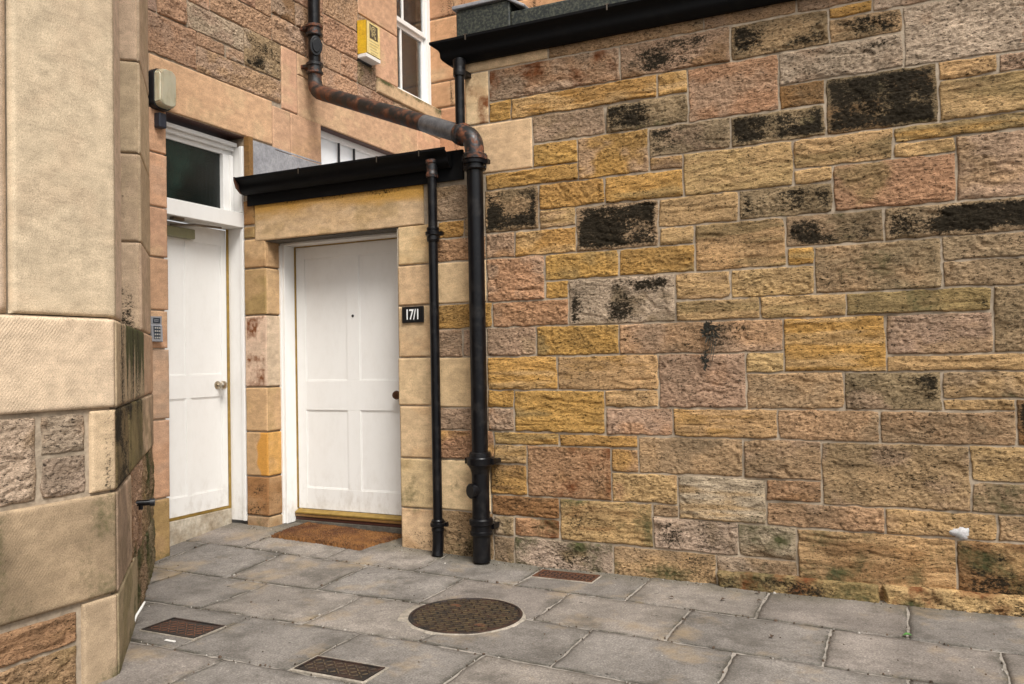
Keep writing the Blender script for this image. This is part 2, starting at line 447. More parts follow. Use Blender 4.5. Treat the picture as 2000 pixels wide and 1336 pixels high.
# ------------------------------------------------------------------ masonry
PAL = {'Y': (194, 149, 86), 'YL': (201, 164, 115), 'O': (188, 144, 108), 'P': (186, 154, 127), 'PL': (198, 174, 150), 'T': (187, 152, 114),
       'G': (168, 141, 110), 'K': (132, 112, 84), 'B': (200, 171, 134), 'OL': (158, 133, 90), 'BR': (146, 108, 70)}
PAL = {k: np.array(lin(v)) for k, v in PAL.items()}
class Masonry:
    def __init__(s):
        s.P, s.F, s.C, s.K, s.n = [], [], [], [], 0
    def patch(s, O, U, Nn, u0, u1, z0, z1, c1, c2, crust, style, seed, res=.007, algae=0., rust=0., proud=0., inset=.0025, stain=None, tint=1.0, depth=.03, film=1.0):
        O, U, Nn = np.array(O, float), np.array(U, float), np.array(Nn, float)
        rg = np.random.RandomState(seed)
        u0 += inset; u1 -= inset; z0 += inset; z1 -= inset
        nu, nz = max(4, int(round((u1 - u0) / res))), max(4, int(round((z1 - z0) / res)))
        u, z = np.meshgrid(np.linspace(u0, u1, nu + 1), np.linspace(z0, z1, nz + 1))
        dx, dz = np.minimum(u - u0, u1 - u), np.minimum(z - z0, z1 - z)
        d = np.minimum(dx, dz)
        ou, oz = seed * 3.71 % 97, seed * 1.37 % 89
        wob = .0 if style == 'd' else .0042
        if wob:
            kc = (1 - sstep(0, .04, dx)) * (1 - sstep(0, .04, dz))
            cnr = rg.uniform(-.002, .0045, 4)
            cu, cz = (u > (u0 + u1) / 2), (z > (z0 + z1) / 2)
            q = kc * np.where(cu, np.where(cz, cnr[0], cnr[1]), np.where(cz, cnr[2], cnr[3]))
            u = u + np.where(cu, -q, q); z = z + np.where(cz, -q, q)
            k = 1 - sstep(0, .03, d)
            u = u + k * wob * fbm(u * 16 + ou, z * 16, 2, 5)
            z = z + k * wob * fbm(u * 14, z * 14 + oz, 2, 9)
        rad = .012
        x, y = u + ou, z + oz
        fine = fbm(x * 75, y * 95, 2, 3)
        if style == 'd':
            h = .004 + sstep(0, .006, d) * .004 + fine * .0006 + fbm(x * 5, y * 5, 2, 4) * .0012
        elif style == 's':
            e = sstep(0, 1, d / (.006 + .022 * np.clip(fbm(x * 9, y * 9, 3, 62), 0, 1)))
            st = ridge(x * 3.2, y * 46 + 1.2 * fbm(x * 4, y * 5, 2, 8), 3, 21)
            h = .004 + e * (.0045 + .007 * fbm(x * 6, y * 11, 3, 1) + .0055 * st) + fine * .0016
            crack = sstep(.55, .9, ridge(x * 3.5, y * 13, 2, 77)) * e
            h = h - .010 * crack
        else:
            e = sstep(0, 1, d / (.007 + .030 * np.clip(fbm(x * 9, y * 9, 3, 62), 0, 1)))
            amp, sl, fq = rg.uniform(.55, 1.5), rg.uniform(-.5, .9), rg.uniform(.7, 1.35)
            a = (x + y * sl) * fq
            cr = ridge(a * 36, (y - x * .18 * sl) * 68 * fq, 3, 21)
            lump = fbm(x * 8, y * 13, 4, 1)
            big = fbm(x * 3.5, y * 5, 2, 40)
            h = .003 + e * (.0035 + amp * (.004 * big + .0042 * lump + .0048 * cr)) + fine * .0030 * (0.3 + e)
            crack = sstep(.62, .92, ridge(x * 4.5, y * 11 + x * 1.3, 2, 77)) * e
            h = h - .011 * crack
            if style == 'f': h = h + .045 * e + .03 * e * sstep(z1 - .01, z0, z) 
        if style in 'rs' and proud == 0:
            h = h + rg.uniform(0, .003) + e * (rg.uniform(-.006, .006) * (u - (u0 + u1) / 2) / (u1 - u0) + rg.uniform(-.006, .006) * (z - (z0 + z1) / 2) / (z1 - z0))
        h = np.maximum(h, .0032) + proud
        # colour
        A, B = PAL[c1] * (1 + rg.uniform(-.09, .09)), PAL[c2]
        A = A * (1 + rg.uniform(-.03, .03, 3))
        lowf = fbm(x * 4.5, y * 6.5, 3, 55)
        if style == 's': lowf = .5 * lowf + .8 * fbm(x * 2.0, y * 24, 2, 57)
        t = sstep(-.05, .75, lowf)[..., None] * (.75 if style != 'd' else (.45 if c1 != 'A1' else .30))
        c = A * (1 - t) + B * t
        c = c * (1 + .13 * fbm(x * 22, y * 30, 2, 66))[..., None] * tint
        if style != 'd':                      # old soot film, heavier on the upper part of a block
            amt = {'Y': .18, 'O': .18, 'P': .32, 'YL': .32}.get(c1, .40)
            fl = np.clip(.26 + 1.05 * fbm(x * 3.2, y * 5.0, 3, 47) + .45 * ((z - z0) / (z1 - z0) - .5), 0, 1)[..., None] * amt * film
            c = c * (1 - fl) + np.array([.140, .108, .068]) * fl
            gd = np.clip(.10 + .9 * fbm(u * 1.3 + 5, z * 1.7, 4, 301) + .55 * np.clip(.9 - z, 0, .9), 0, 1)[..., None] * .30 * film
            c = c * (1 - gd) + np.array([.165, .122, .075]) * gd
        if stain == 'halfyellow':
            w = sstep(.0, .02, (u - (u0 + u1) / 2) + .03 * fbm(x * 6, y * 6, 2, 2))[..., None]
            c = c * (1 - w) + np.array(lin((196, 142, 70))) * w
        cm = np.clip(crust * 1.15 - .10 + .55 * fbm(x * 5, y * 7, 3, 91) * min(1, crust * 2.2 + .05), 0, 1)
        if style != 'd': cm = np.maximum(cm, .0) + .20 * np.clip(fbm(u * 1.6 + 3, z * 1.5, 3, 222), 0, 1) + .10 * np.clip(fbm(u * 9, z * 1.1, 2, 223), 0, 1)
        if style != 'd': cm = cm * (.35 + .65 * sstep(0, .035, d))
        if crust > .8: cm = np.maximum(cm, (.56 + .22 * fbm(x * 8, y * 9, 3, 12)) * sstep(0, .05, d))
        am = np.zeros_like(u) + np.clip(algae + (.42 * fbm(x * 4, y * 5, 3, 71) if algae > 0 else 0), 0, 1)
        rm = np.zeros_like(u) + np.clip(rust + (.5 * fbm(x * 6, y * 6, 3, 81) if rust > 0 else 0), 0, 1)
        if stain == 'blotch':
            rm = np.clip(.55 * ridge(x * 7, y * 6, 3, 15) * sstep(.0, .03, dx) + .18, 0, 1) * (dx > .02)
        if stain == 'foot':
            am = np.maximum(am, np.clip((z0 + .16 - z) / .16, 0, 1) * .6 + .25 * fbm(x * 6, y * 6, 2, 5))
        if stain == 'streak':
            cm = np.maximum(cm, np.clip(.45 * fbm(x * 14, y * 1.6, 3, 5) + .12, 0, 1))
        if callable(stain):
            c, cm, am, rm = stain(u, z, c, cm, am, rm)
        # outer ring sinks into the wall
        pad = lambda q: np.pad(q, 1, mode='edge')
        u, z, h = pad(u), pad(z), pad(h)
        ring = np.ones_like(u, bool); ring[1:-1, 1:-1] = False
        h[ring] = proud - depth
        c = np.pad(c, ((1, 1), (1, 1), (0, 0)), mode='edge')
        cm, am, rm = pad(cm), pad(am), pad(rm)
        P = O[None, None, :] + u[..., None] * U + z[..., None] * np.array([0, 0, 1.]) + h[..., None] * Nn
        ny, nx = u.shape
        idx = np.arange(ny * nx).reshape(ny, nx) + s.n
        s.F.append(np.stack([idx[:-1, :-1], idx[:-1, 1:], idx[1:, 1:], idx[1:, :-1]], -1).reshape(-1, 4))
        s.P.append(P.reshape(-1, 3)); s.n += ny * nx
        one = np.ones(ny * nx)[:, None]
        s.C.append(np.hstack([np.clip(c.reshape(-1, 3), .004, .9), one]))
        s.K.append(np.hstack([np.stack([cm, am, rm], -1).reshape(-1, 3), one]))
    def build(s, name, mats, parent, back=None):
        """back: an MB with the mortar bed and wall core, second material"""
        P, F, C, K = np.vstack(s.P), np.vstack(s.F), np.vstack(s.C), np.vstack(s.K)
        nq = len(F)
        if back:
            bv = np.array(back.v); bf = np.array(back.f) + len(P)
            P = np.vstack([P, bv]); F = np.vstack([F, bf])
            g = np.tile([.3, .26, .2, 1], (len(bv), 1)); C = np.vstack([C, g]); K = np.vstack([K, np.tile([0, 0, 0, 1.], (len(bv), 1))])
        me = bpy.data.meshes.new(name)
        me.vertices.add(len(P)); me.vertices.foreach_set('co', P.ravel())
        me.loops.add(F.size); me.loops.foreach_set('vertex_index', F.ravel().astype(np.int32))
        me.polygons.add(len(F)); me.polygons.foreach_set('loop_start', np.arange(0, F.size, 4, dtype=np.int32))
        mi = np.zeros(len(F), np.int32); mi[nq:] = 1
        me.polygons.foreach_set('material_index', mi)
        me.polygons.foreach_set('use_smooth', (mi == 0))
        for nm, dat in (('Col', C), ('Msk', K)):
            at = me.color_attributes.new(nm, 'FLOAT_COLOR', 'POINT')
            at.data.foreach_set('color', dat.astype(np.float32).ravel())
        me.update(calc_edges=True); me.validate()
        return link(name, me, mats, parent)

XA = -4.718
X, Y, Z = (1, 0, 0), (0, 1, 0), (0, 0, 1)
NB, NA = (0, -1, 0), (1, 0, 0)
def ground_z(x, y):
    b = np.clip((-2.2 - x) / 2.1, 0, 1.15) * .09
    return b * np.clip((y + 1.1) / 1.1, 0, 1)

STONES_B='''
-2.698 -2.081 3.335 3.476 B B 0 d
-2.074 -1.058 3.333 3.421 T G 0.25 r
-1.051 -0.528 3.331 3.398 T P 0.1 r
-0.521 -0.123 3.328 3.393 P O 0.05 r
-0.116 0.247 3.257 3.397 P PL 0.05 r
-2.704 -2.524 2.974 3.330 B R 0.1 d
-2.517 -1.591 3.115 3.326 P R 0.12 r
-1.584 -0.903 3.115 3.326 P BR 0.4 r
-0.896 -0.353 3.116 3.322 T K 0.55 r
-0.346 -0.123 3.259 3.321 Y BR 0.3 r
-0.346 0.025 3.116 3.252 T K 0.6 r
0.032 0.555 2.920 3.250 PL O 0.05 r
0.562 0.837 2.918 3.190 P P 0.1 r
-2.517 -2.357 2.975 3.109 Y Y 0.05 s
-2.350 -1.354 2.972 3.109 Y YL 0.05 s
-1.347 -1.165 2.972 3.108 YL Y 0.12 s
-1.158 -0.633 2.784 3.108 O P 0.05 r
-0.626 0.025 2.923 3.109 PL P 0.2 r
-0.626 -0.384 2.784 2.917 BR G 0.35 r
-0.377 0.187 2.600 2.916 K BR 0.97 r
0.194 0.469 2.820 2.916 YL OL 0.1 r
0.476 0.678 2.820 2.911 P G 0.2 r
0.194 0.718 2.600 2.813 YL OL 0.15 s
-2.657 -2.204 2.630 2.966 B B 0 d
-2.197 -1.695 2.788 2.966 P G 0.15 r
-1.688 -1.165 2.787 2.965 G K 0.6 r
-1.409 -0.915 2.600 2.780 G P 0.4 r
-0.908 -0.384 2.599 2.777 G K 0.72 r
-2.197 -1.889 2.630 2.781 Y Y 0.03 s
-1.882 -1.416 2.513 2.780 Y P 0.05 r
-1.409 -1.206 2.513 2.593 T Y 0.05 s
-2.554 -1.889 2.515 2.623 Y Y 0.05 s
-1.199 -0.566 2.337 2.592 YL YL 0.03 s
-0.559 -0.039 2.428 2.592 YL OL 0.25 r
-0.032 0.757 2.511 2.593 OL Y 0.2 s
-0.032 0.261 2.427 2.504 YL OL 0.1 s
-0.559 -0.354 2.336 2.421 YL YL 0.03 s
-0.347 0.261 2.162 2.420 O OL 0.15 r
0.268 0.773 2.162 2.504 P T 0.12 r
-2.566 -2.169 2.222 2.509 T K 0.7 r
-2.162 -1.710 2.345 2.508 Y Y 0.08 r
-1.703 -1.206 2.341 2.506 Y OL 0.12 s
-2.162 -1.910 2.221 2.340 YL T 0.02 s
-1.903 -1.365 2.047 2.336 G K 0.85 r
-1.358 -0.879 2.161 2.334 YL YL 0.06 s
-0.872 -0.354 2.161 2.329 G K 0.55 r
-2.342 -1.910 2.049 2.214 Y YL 0.08 r
-1.358 -1.147 2.047 2.153 YL YL 0.03 s
-1.139 -0.619 1.873 2.154 YL OL 0.25 r
-0.613 -0.098 1.978 2.154 G K 0.5 r
-0.091 0.787 1.978 2.155 G K 0.85 r
-2.560 -2.349 2.050 2.215 O P 0.03 r
-2.130 -1.626 1.874 2.042 Y OL 0.12 r
-1.619 -1.146 1.874 2.040 Y OL 0.2 r
-0.612 -0.465 1.873 1.971 Y OL 0.1 r
-0.458 0.180 1.702 1.971 G T 0.2 r
0.187 0.696 1.847 1.971 G G 0.25 r
0.187 0.736 1.703 1.840 G T 0.2 r
-2.559 -2.137 1.753 2.043 O P 0.08 r
-2.130 -1.972 1.753 1.867 Y Y 0.05 r
-1.965 -1.272 1.576 1.867 PL K 0.4 r
-1.265 -0.938 1.706 1.867 YL T 0.03 s
-0.931 -0.465 1.703 1.866 YL YL 0.08 r
-2.523 -1.972 1.580 1.746 O P 0.05 r
-2.951 -2.530 1.583 1.751 Y Y 0.1 r
-1.265 -0.770 1.576 1.697 YL OL 0.25 s
-0.763 -0.301 1.573 1.696 YL OL 0.2 s
-0.294 0.409 1.571 1.696 OL YL 0.25 s
0.417 0.729 1.349 1.696 G G 0.3 r
-2.567 -2.206 1.388 1.575 P G 0.15 r
-2.199 -1.636 1.384 1.573 Y OL 0.25 r
-1.629 -0.645 1.380 1.568 T P 0.25 r
-0.638 -0.105 1.259 1.565 Y YL 0.1 s
-0.098 0.410 1.349 1.564 P T 0.12 r
-2.567 -2.061 1.160 1.379 Y YL 0.1 s
-2.054 -1.388 1.160 1.374 YL Y 0.03 s
-1.381 -0.860 1.049 1.374 P O 0.12 r
-0.853 -0.645 1.260 1.373 YL Y 0.05 s
-0.098 0.723 1.259 1.342 YL YL 0.05 s
-2.568 -2.377 1.041 1.154 Y Y 0.05 r
-2.370 -1.739 0.881 1.153 Y OL 0.12 s
-1.732 -1.388 1.051 1.153 YL OL 0.2 r
-0.853 -0.324 1.048 1.253 T G 0.12 r
-0.317 0.163 1.046 1.252 G P 0.25 r
0.170 0.654 1.112 1.252 G YL 0.2 r
0.170 0.499 1.046 1.105 YL YL 0.03 r
0.506 0.714 0.864 1.105 BR K 0.5 r
-2.572 -2.377 0.885 1.034 P O 0.03 r
-1.732 -1.303 0.876 1.044 P O 0.08 r
-1.296 -0.689 0.872 1.041 YL Y 0.08 s
-0.682 -0.147 0.868 1.040 T G 0.15 r
-0.140 0.499 0.865 1.039 T G 0.15 r
-2.526 -2.054 0.797 0.877 Y OL 0.15 s
-2.047 -1.527 0.796 0.871 Y O 0.08 r
-1.520 -0.889 0.642 0.867 T G 0.15 r
-0.882 -0.457 0.640 0.863 T P 0.1 r
-0.450 0.284 0.511 0.859 T P 0.2 r
0.291 0.665 0.673 0.858 YL G 0.15 r
0.291 0.660 0.509 0.666 G T 0.15 r
-2.527 -2.290 0.669 0.790 YL Y 0.05 s
-2.283 -1.706 0.459 0.789 O BR 0.12 r
-1.699 -1.527 0.644 0.789 O Y 0.1 r
-2.554 -2.290 0.460 0.662 Y BR 0.3 r
-1.699 -1.282 0.459 0.637 YL O 0.1 r
-1.275 -0.764 0.375 0.634 PL YL 0.2 s
-0.757 -0.457 0.514 0.633 O BR 0.25 r
-0.757 -0.133 0.369 0.507 T P 0.12 r
-0.126 0.401 0.368 0.503 YL T 0.06 r
0.408 0.655 0.368 0.502 T BR 0.2 r
-2.555 -2.064 0.318 0.453 BR Y 0.3 r
-2.057 -1.444 0.187 0.452 YL BR 0.2 s
-1.437 -1.282 0.380 0.452 T G 0.15 r
-1.437 -0.929 0.180 0.373 PL G 0.25 r
-0.922 -0.601 0.179 0.364 PL G 0.15 r
-0.594 0.206 0.103 0.361 YL BR 0.15 r
0.213 0.694 0.103 0.361 BR YL 0.4 r
-2.542 -2.393 0.184 0.311 G PL 0.25 r
-2.386 -2.064 0.191 0.311 O BR 0.2 r
-2.542 -2.396 0.050 0.177 G OL 0.2 r
-2.389 -1.707 0.022 0.184 PL OL 0.25 r
-1.700 -1.060 0.020 0.176 T G 0.2 r
-1.053 -0.601 0.100 0.172 G PL 0.1 r
-1.053 -0.166 -0.041 0.093 OL BR 0.3 f
-0.159 0.689 -0.069 0.096 YL OL 0.35 f
-2.951 -2.698 2.339 2.579 P T 0.05 r
-2.934 -2.735 2.215 2.332 Y Y 0.03 r
-2.728 -2.573 2.215 2.332 G T 0.1 r
-2.962 -2.567 2.050 2.208 O P 0.03 r
-2.957 -2.566 1.758 2.043 B B 0 d
-2.951 -2.761 1.389 1.576 P O 0.1 r
-2.754 -2.574 1.389 1.576 P G 0.1 r
-2.970 -2.575 1.039 1.382 B B 0 d
-2.967 -2.579 0.886 1.032 P O 0.05 r
-2.966 -2.534 0.683 0.879 O Y 0.1 r
-2.966 -2.562 0.331 0.676 B B 0 d
-2.960 -2.549 0.049 0.324 T BR 0.25 r
-3.271 -2.969 2.050 2.327 B YL 0 d
-3.277 -2.964 1.761 2.043 B T 0 d
-3.279 -2.958 1.393 1.754 B T 0 d
-3.286 -2.977 1.051 1.386 B B 0 d
-3.279 -2.973 0.681 1.044 B T 0 d
-3.282 -2.973 0.328 0.674 B OL 0 d
-3.280 -2.967 0.055 0.321 B BR 0.2 d
'''


# ================================================================== the long stone wall on the right
wall = thing('stone_wall', 'long windowless wall of squared yellow, pink and soot-blackened stones right of the black pipes', 'wall', (-1, 0, 0))
mas, por, dres = Masonry(), Masonry(), Masonry()
rows = [l.split() for l in STONES_B.strip().split('\n')]
CRUSTY_ALGAE = 0
def rust_low(u, z, c, cm, am, rm):
    return c, cm, am, np.maximum(rm, np.clip(.5 - (z + .02) * 5, 0, .55))
def filler_none(*a): return a[2:]
for k, r in enumerate(rows):
    x0, x1, z0, z1 = (float(q) for q in r[:4])
    c1, c2, crust, st = r[4], r[5], float(r[6]), r[7]
    if .5 < crust < .8: crust *= .78
    if z0 > 3.28: z1 = 3.47
    x1 = .80 if x1 > .50 else x1
    algae = rust = 0.
    stain = None
    if c1 == 'OL': algae = .08
    if c1 in ('G', 'K'): algae = max(algae, .05)
    if z0 < .45: algae = max(algae, .12)
    if z0 < .12: algae = max(algae, .26); 
    if st == 'f': z0 = -.12; rust = .34; algae = .16
    elif z0 < .12: z0 = -.10
    if c1 == 'O' and c2 == 'BR': rust = .22
    if (c1, c2) == ('B', 'R'): c2 = 'BR'; rust = .30
    if (c1, c2) == ('P', 'R'): c2 = 'O'; rust = .18
    if st == 'r' and c1 in ('YL', 'Y') and k % 3 == 0: st = 's'
    target = (por if x1 < -2.9 else dres) if st == 'd' else mas
    if st == 'd' and z0 < .4: algae = .06
    target.patch((0, 0, 0), X, NB, x0, x1, z0, z1, c1, c2, crust, st, 100 + k * 13, algae=algae, rust=rust, stain=stain)
rg = random.Random(5)
z = -.1                                   # the wall runs on past the right edge of the photograph
kk = 0
while z < 3.4:
    hgt = rg.choice([.12, .18, .24, .28]); zt = min(z + hgt, 3.47)
    if zt > 3.33: zt = 3.47
    x = .809
    while x < 2.6:
        w = rg.uniform(.3, .75); kk += 1
        mas.patch((0, 0, 0), X, NB, x, min(x + w, 2.62), z, zt - .009, rg.choice(['G', 'T', 'P', 'YL', 'T']), rg.choice(['T', 'G', 'YL']), rg.choice([.1, .15, .3]), 'r', 9000 + kk * 7, res=.014, algae=.03)
        x += w + .009
    z = zt
bk = MB()
bk.box(-3.045, -2.6905, -.001, .30, -.3, 2.78); bk.box(-2.69, 2.7, -.001, .30, -.3, 3.47)
mas.build('masonry', [M['stone'], M['mortar']], wall, bk)
dres.build('dressed_quoins', [M['smooth'], M['mortar']], wall)
# parapet roof edge above the gutter: felt upstand, lead cap, far tiles
mb = MB()
mb.box(-2.78, -2.36, .02, .30, 3.475, 3.80); mb.box(-2.3595, 2.7, .021, .30, 3.475, 3.715)
mb.build('roof_upstand', M['felt'], wall, .012)
mb = MB()
mb.box(-2.80, -2.40, .0, .33, 3.803, 3.83); mb.obox((-2.40, .005, 3.83), (.86, 0, -.51), (.51, 0, .86), (0, -1, 0), 0, .18, -.02, 0, -.3, 0)
mb.build('lead_cap', M['lead'], wall, .006)
def blob(mb, c, rx, rz, y0, dep, n=40, seed=1):
    rr = random.Random(seed)
    ring = []
    for k in range(n):
        a = 2 * math.pi * k / n
        q = 1 + .16 * math.sin(3 * a + seed) + .09 * rr.uniform(-1, 1)
        ring.append((c[0] + rx * q * math.cos(a), y0, c[2] + rz * q * math.sin(a)))
    inner = [(c[0] + (p[0] - c[0]) * .6, y0 - dep, c[2] + (p[2] - c[2]) * .6) for p in ring]
    mb.add(ring + inner + [(c[0], y0 - dep * 1.15, c[2])], [(k, (k + 1) % n, n + (k + 1) % n, n + k) for k in range(n)] + [(n + k, n + (k + 1) % n, 2 * n) for k in range(n)], True)
mb = MB()
blob(mb, (.228, 0, .398), .050, .032, -.008, .017, seed=5)
mb.build('filler_patch', M['filler'], wall)

# ================================================================== entrance porch with door 17/1
porch = thing('entrance_porch', 'low stone entrance with wide white panelled door under black eaves, left of the pipes', 'porch', (-3.9, 0, 0))
lintel = Masonry()
def lint_stain(u, z, c, cm, am, rm):
    y = np.array(lin((196, 150, 76)))
    w = np.clip(sstep(2.47, 2.60, z + .05 * fbm(u * 3, z * 9, 3, 7)) * .9 + .15 * fbm(u * 2.2, z * 12, 3, 3), 0, 1)[..., None]
    c = c * (1 - w) + y * w
    cm = np.maximum(cm, np.clip(sstep(2.54, 2.62, z + .03 * fbm(u * 4, z * 4, 2, 17)) * .42 + .2 * fbm(u * 5, z * 14, 3, 19) * (z > 2.45), 0, 1))
    return c, cm, am, rm
lintel.patch((0, 0, 0), X, NB, -4.600, -3.050, 2.325, 2.66, 'B', 'OL', .02, 'd', 31, stain=lint_stain, proud=.004)
LP = [(2.355, 2.452, 'OL', 'BR', .1, None), (2.461, 2.66, 'BR', 'OL', .3, None)]
zs = [2.351, 2.117, 1.747, 1.184, .835, .487, .179, -.02]
cs = [('T', 'BR', .0, None), ('OL', 'T', .02, None), ('PL', 'PL', 0, 'blotch'), ('T', 'OL', 0, None), ('T', 'T', 0, 'halfyellow'), ('BR', 'T', .26, 'streak'), ('G', 'BR', .25, None)]
for k, (c1, c2, cr, stn) in enumerate(cs):
    por.patch((0, 0, 0), X, NB, -4.716, -4.497, zs[k + 1] + .004, zs[k] - .004, c1, c2, cr, 'd', 500 + k * 7, stain=stn, algae=.2 if k > 5 else 0)
    c1b = {'OL': 'T'}.get(c1, c1)
    if stn == 'halfyellow': c1b = 'Y'
    por.patch((-4.497, 0, 0), Y, NA, .0, .16, zs[k + 1] + .004, zs[k] - .004, c1b, 'PL' if k == 2 else c2, cr * .7, 'd', 800 + k * 7, depth=.02)
for z0, z1, c1, c2, cr, stn in LP:
    por.patch((0, 0, 0), X, NB, -4.716, -4.606, z0 + .003, z1 - .003, c1, c2, cr, 'd', int(900 + z0 * 50))
bk = MB()
bk.box(-4.71, -4.512, .003, .32, -.3, 2.36)
bk.box(-3.268, -3.048, .003, .32, -.3, 2.36)
bk.box(-4.71, -3.048, .003, .32, 2.362, 2.79)
por.build('door_jambs', [M['smooth'], M['mortar']], porch, bk)
lintel.build('lintel', [M['smooth'], M['mortar']], porch)
# lintel soffit and right jamb reveal
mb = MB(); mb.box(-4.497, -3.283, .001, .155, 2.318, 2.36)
mb.build('lintel_soffit', M['sill_dark'], porch)  # shade under the lintel put in as a dark stone colour
mb = MB(); mb.box(-3.282, -3.266, .001, .30, -.05, 2.316)
mb.build('jamb_reveal', M['step_stone'], porch)
# frame
mb = MB()
mb.box(-4.495, -4.447, .150, .330, .10, 2.302)
mb.box(-4.503, -4.472, .138, .150, .10, 2.302)
mb.box(-3.333, -3.284, .150, .330, .10, 2.302)
mb.box(-4.495, -3.284, .150, .330, 2.302, 2.365)
mb.box(-4.470, -3.300, .138, .150, 2.318, 2.362)
mb.build('door_frame', M['white'], porch, .004)
mb = MB()
mb.box(-4.4465, -4.440, .268, .30, .21, 2.300); mb.box(-4.440, -3.34, .266, .30, 2.2955, 2.3015)
mb.build('draught_strip', M['gold_strip'], porch)
def panel_door(plane, a0, a1, z0, z1, stiles, rails, front, thick, rec=.008):
    """stiles: list of (a0,a1); rails: list of (z0,z1); plane 'B' (a = x, faces -y) or 'A' (a = y, faces +x)"""
    mb = MB()
    def bx(p0, p1, q0, q1, f):
        if plane == 'B': mb.box(p0, p1, front + f, front + thick, q0, q1)
        else: mb.box(front - f, front - thick, p0, p1, q0, q1)
    for s0, s1 in (stiles[0], stiles[-1]): bx(s0, s1, z0, z1, 0)
    i0, i1 = stiles[0][1], stiles[-1][0]
    for r0, r1 in rails: bx(i0, i1, r0, r1, 0.0004)
    for k in range(len(rails) - 1):
        g0, g1 = rails[k][1], rails[k + 1][0]
        for s0, s1 in stiles[1:-1]: bx(s0, s1, g0, g1, 0.0008)
        edges = [i0] + [q for s in stiles[1:-1] for q in s] + [i1]
        for j in range(0, len(edges), 2):
            p0, p1 = edges[j], edges[j + 1]
            bx(p0, p1, g0, g1, rec)
            m_ = .010                                  # planted moulding round the panel
            def strip(a, b, c, d):
                if plane == 'B': mb.box(a, b, front + rec - .003, front + rec - .0002, c, d)
                else: mb.box(front - rec + .003, front - rec + .0002, a, b, c, d)
            strip(p0, p0 + m_, g0, g1); strip(p1 - m_, p1, g0, g1)
            strip(p0 + m_, p1 - m_, g0, g0 + m_); strip(p0 + m_, p1 - m_, g1 - m_, g1)
    return mb
mb = panel_door('B', -4.438, -3.34, .205, 2.294, [(-4.438, -4.352), (-3.945, -3.828), (-3.425, -3.34)], [(.205, .369), (.99, 1.22), (2.197, 2.294)], .280, .045)
door2 = mb.build('door', M['white'], porch, .0022)
mb = MB(); mb.lathe((-3.885, .2815, 1.725), (0, -1, 0), [(0, .011), (.004, .011), (.005, .006), (.003, .0)], 16)
mb.build('peephole', M['black_plastic'], door2)
mb = MB(); mb.lathe((-3.450, .280, 1.112), (0, -1, 0), [(0, .032), (.006, .032), (.010, .013), (.04, .012), (.05, .028), (.066, .034), (.082, .027), (.088, .0)], 24)
mb.build('door_knob', M['copper'], door2)
mb = MB()
mb.prism([(.279, .178), (.232, .170), (.232, .182), (.279, .203)], -4.440, -3.336)
mb.build('weather_bar', M['gold_strip'], porch, .002)
mb = MB(); mb.box(-4.442, -3.334, .236, .33, .146, .168)
mb.build('sill_board', M['timber'], porch, .003)
mb = MB(); mb.box(-4.442, -3.334, .244, .33, .119, .1455)
mb.build('threshold', M['red_paint_shade'], porch, .003)
mb = MB(); mb.box(-4.494, -3.285, .243, .34, -.05, .118)
mb.build('door_step', M['sill_dark'], porch, .006)
# lead roof and flashing against the tenement wall
mb = MB()
mb.add([(-4.70, .0, 2.80), (-2.72, .0, 2.80), (-2.72, 2.6, 2.99), (-4.70, 2.6, 2.99), (-4.70, .0, 2.76), (-2.72, .0, 2.76), (-2.72, 2.6, 2.95), (-4.70, 2.6, 2.95)],
       [(0, 1, 2, 3), (7, 6, 5, 4), (0, 4, 5, 1), (1, 5, 6, 2), (2, 6, 7, 3), (3, 7, 4, 0)])
mb.build('roof', M['lead'], porch, .004)
mb = MB()
mb.box(-4.722, -4.700, .050, .355, 2.84, 3.155)
mb.box(-4.722, -4.706, .356, .96, 2.86, 3.145)
mb.box(-4.716, -4.708, .04, .97, 3.150, 3.168)
mb.build('lead_flashing', M['lead'], porch, .004)

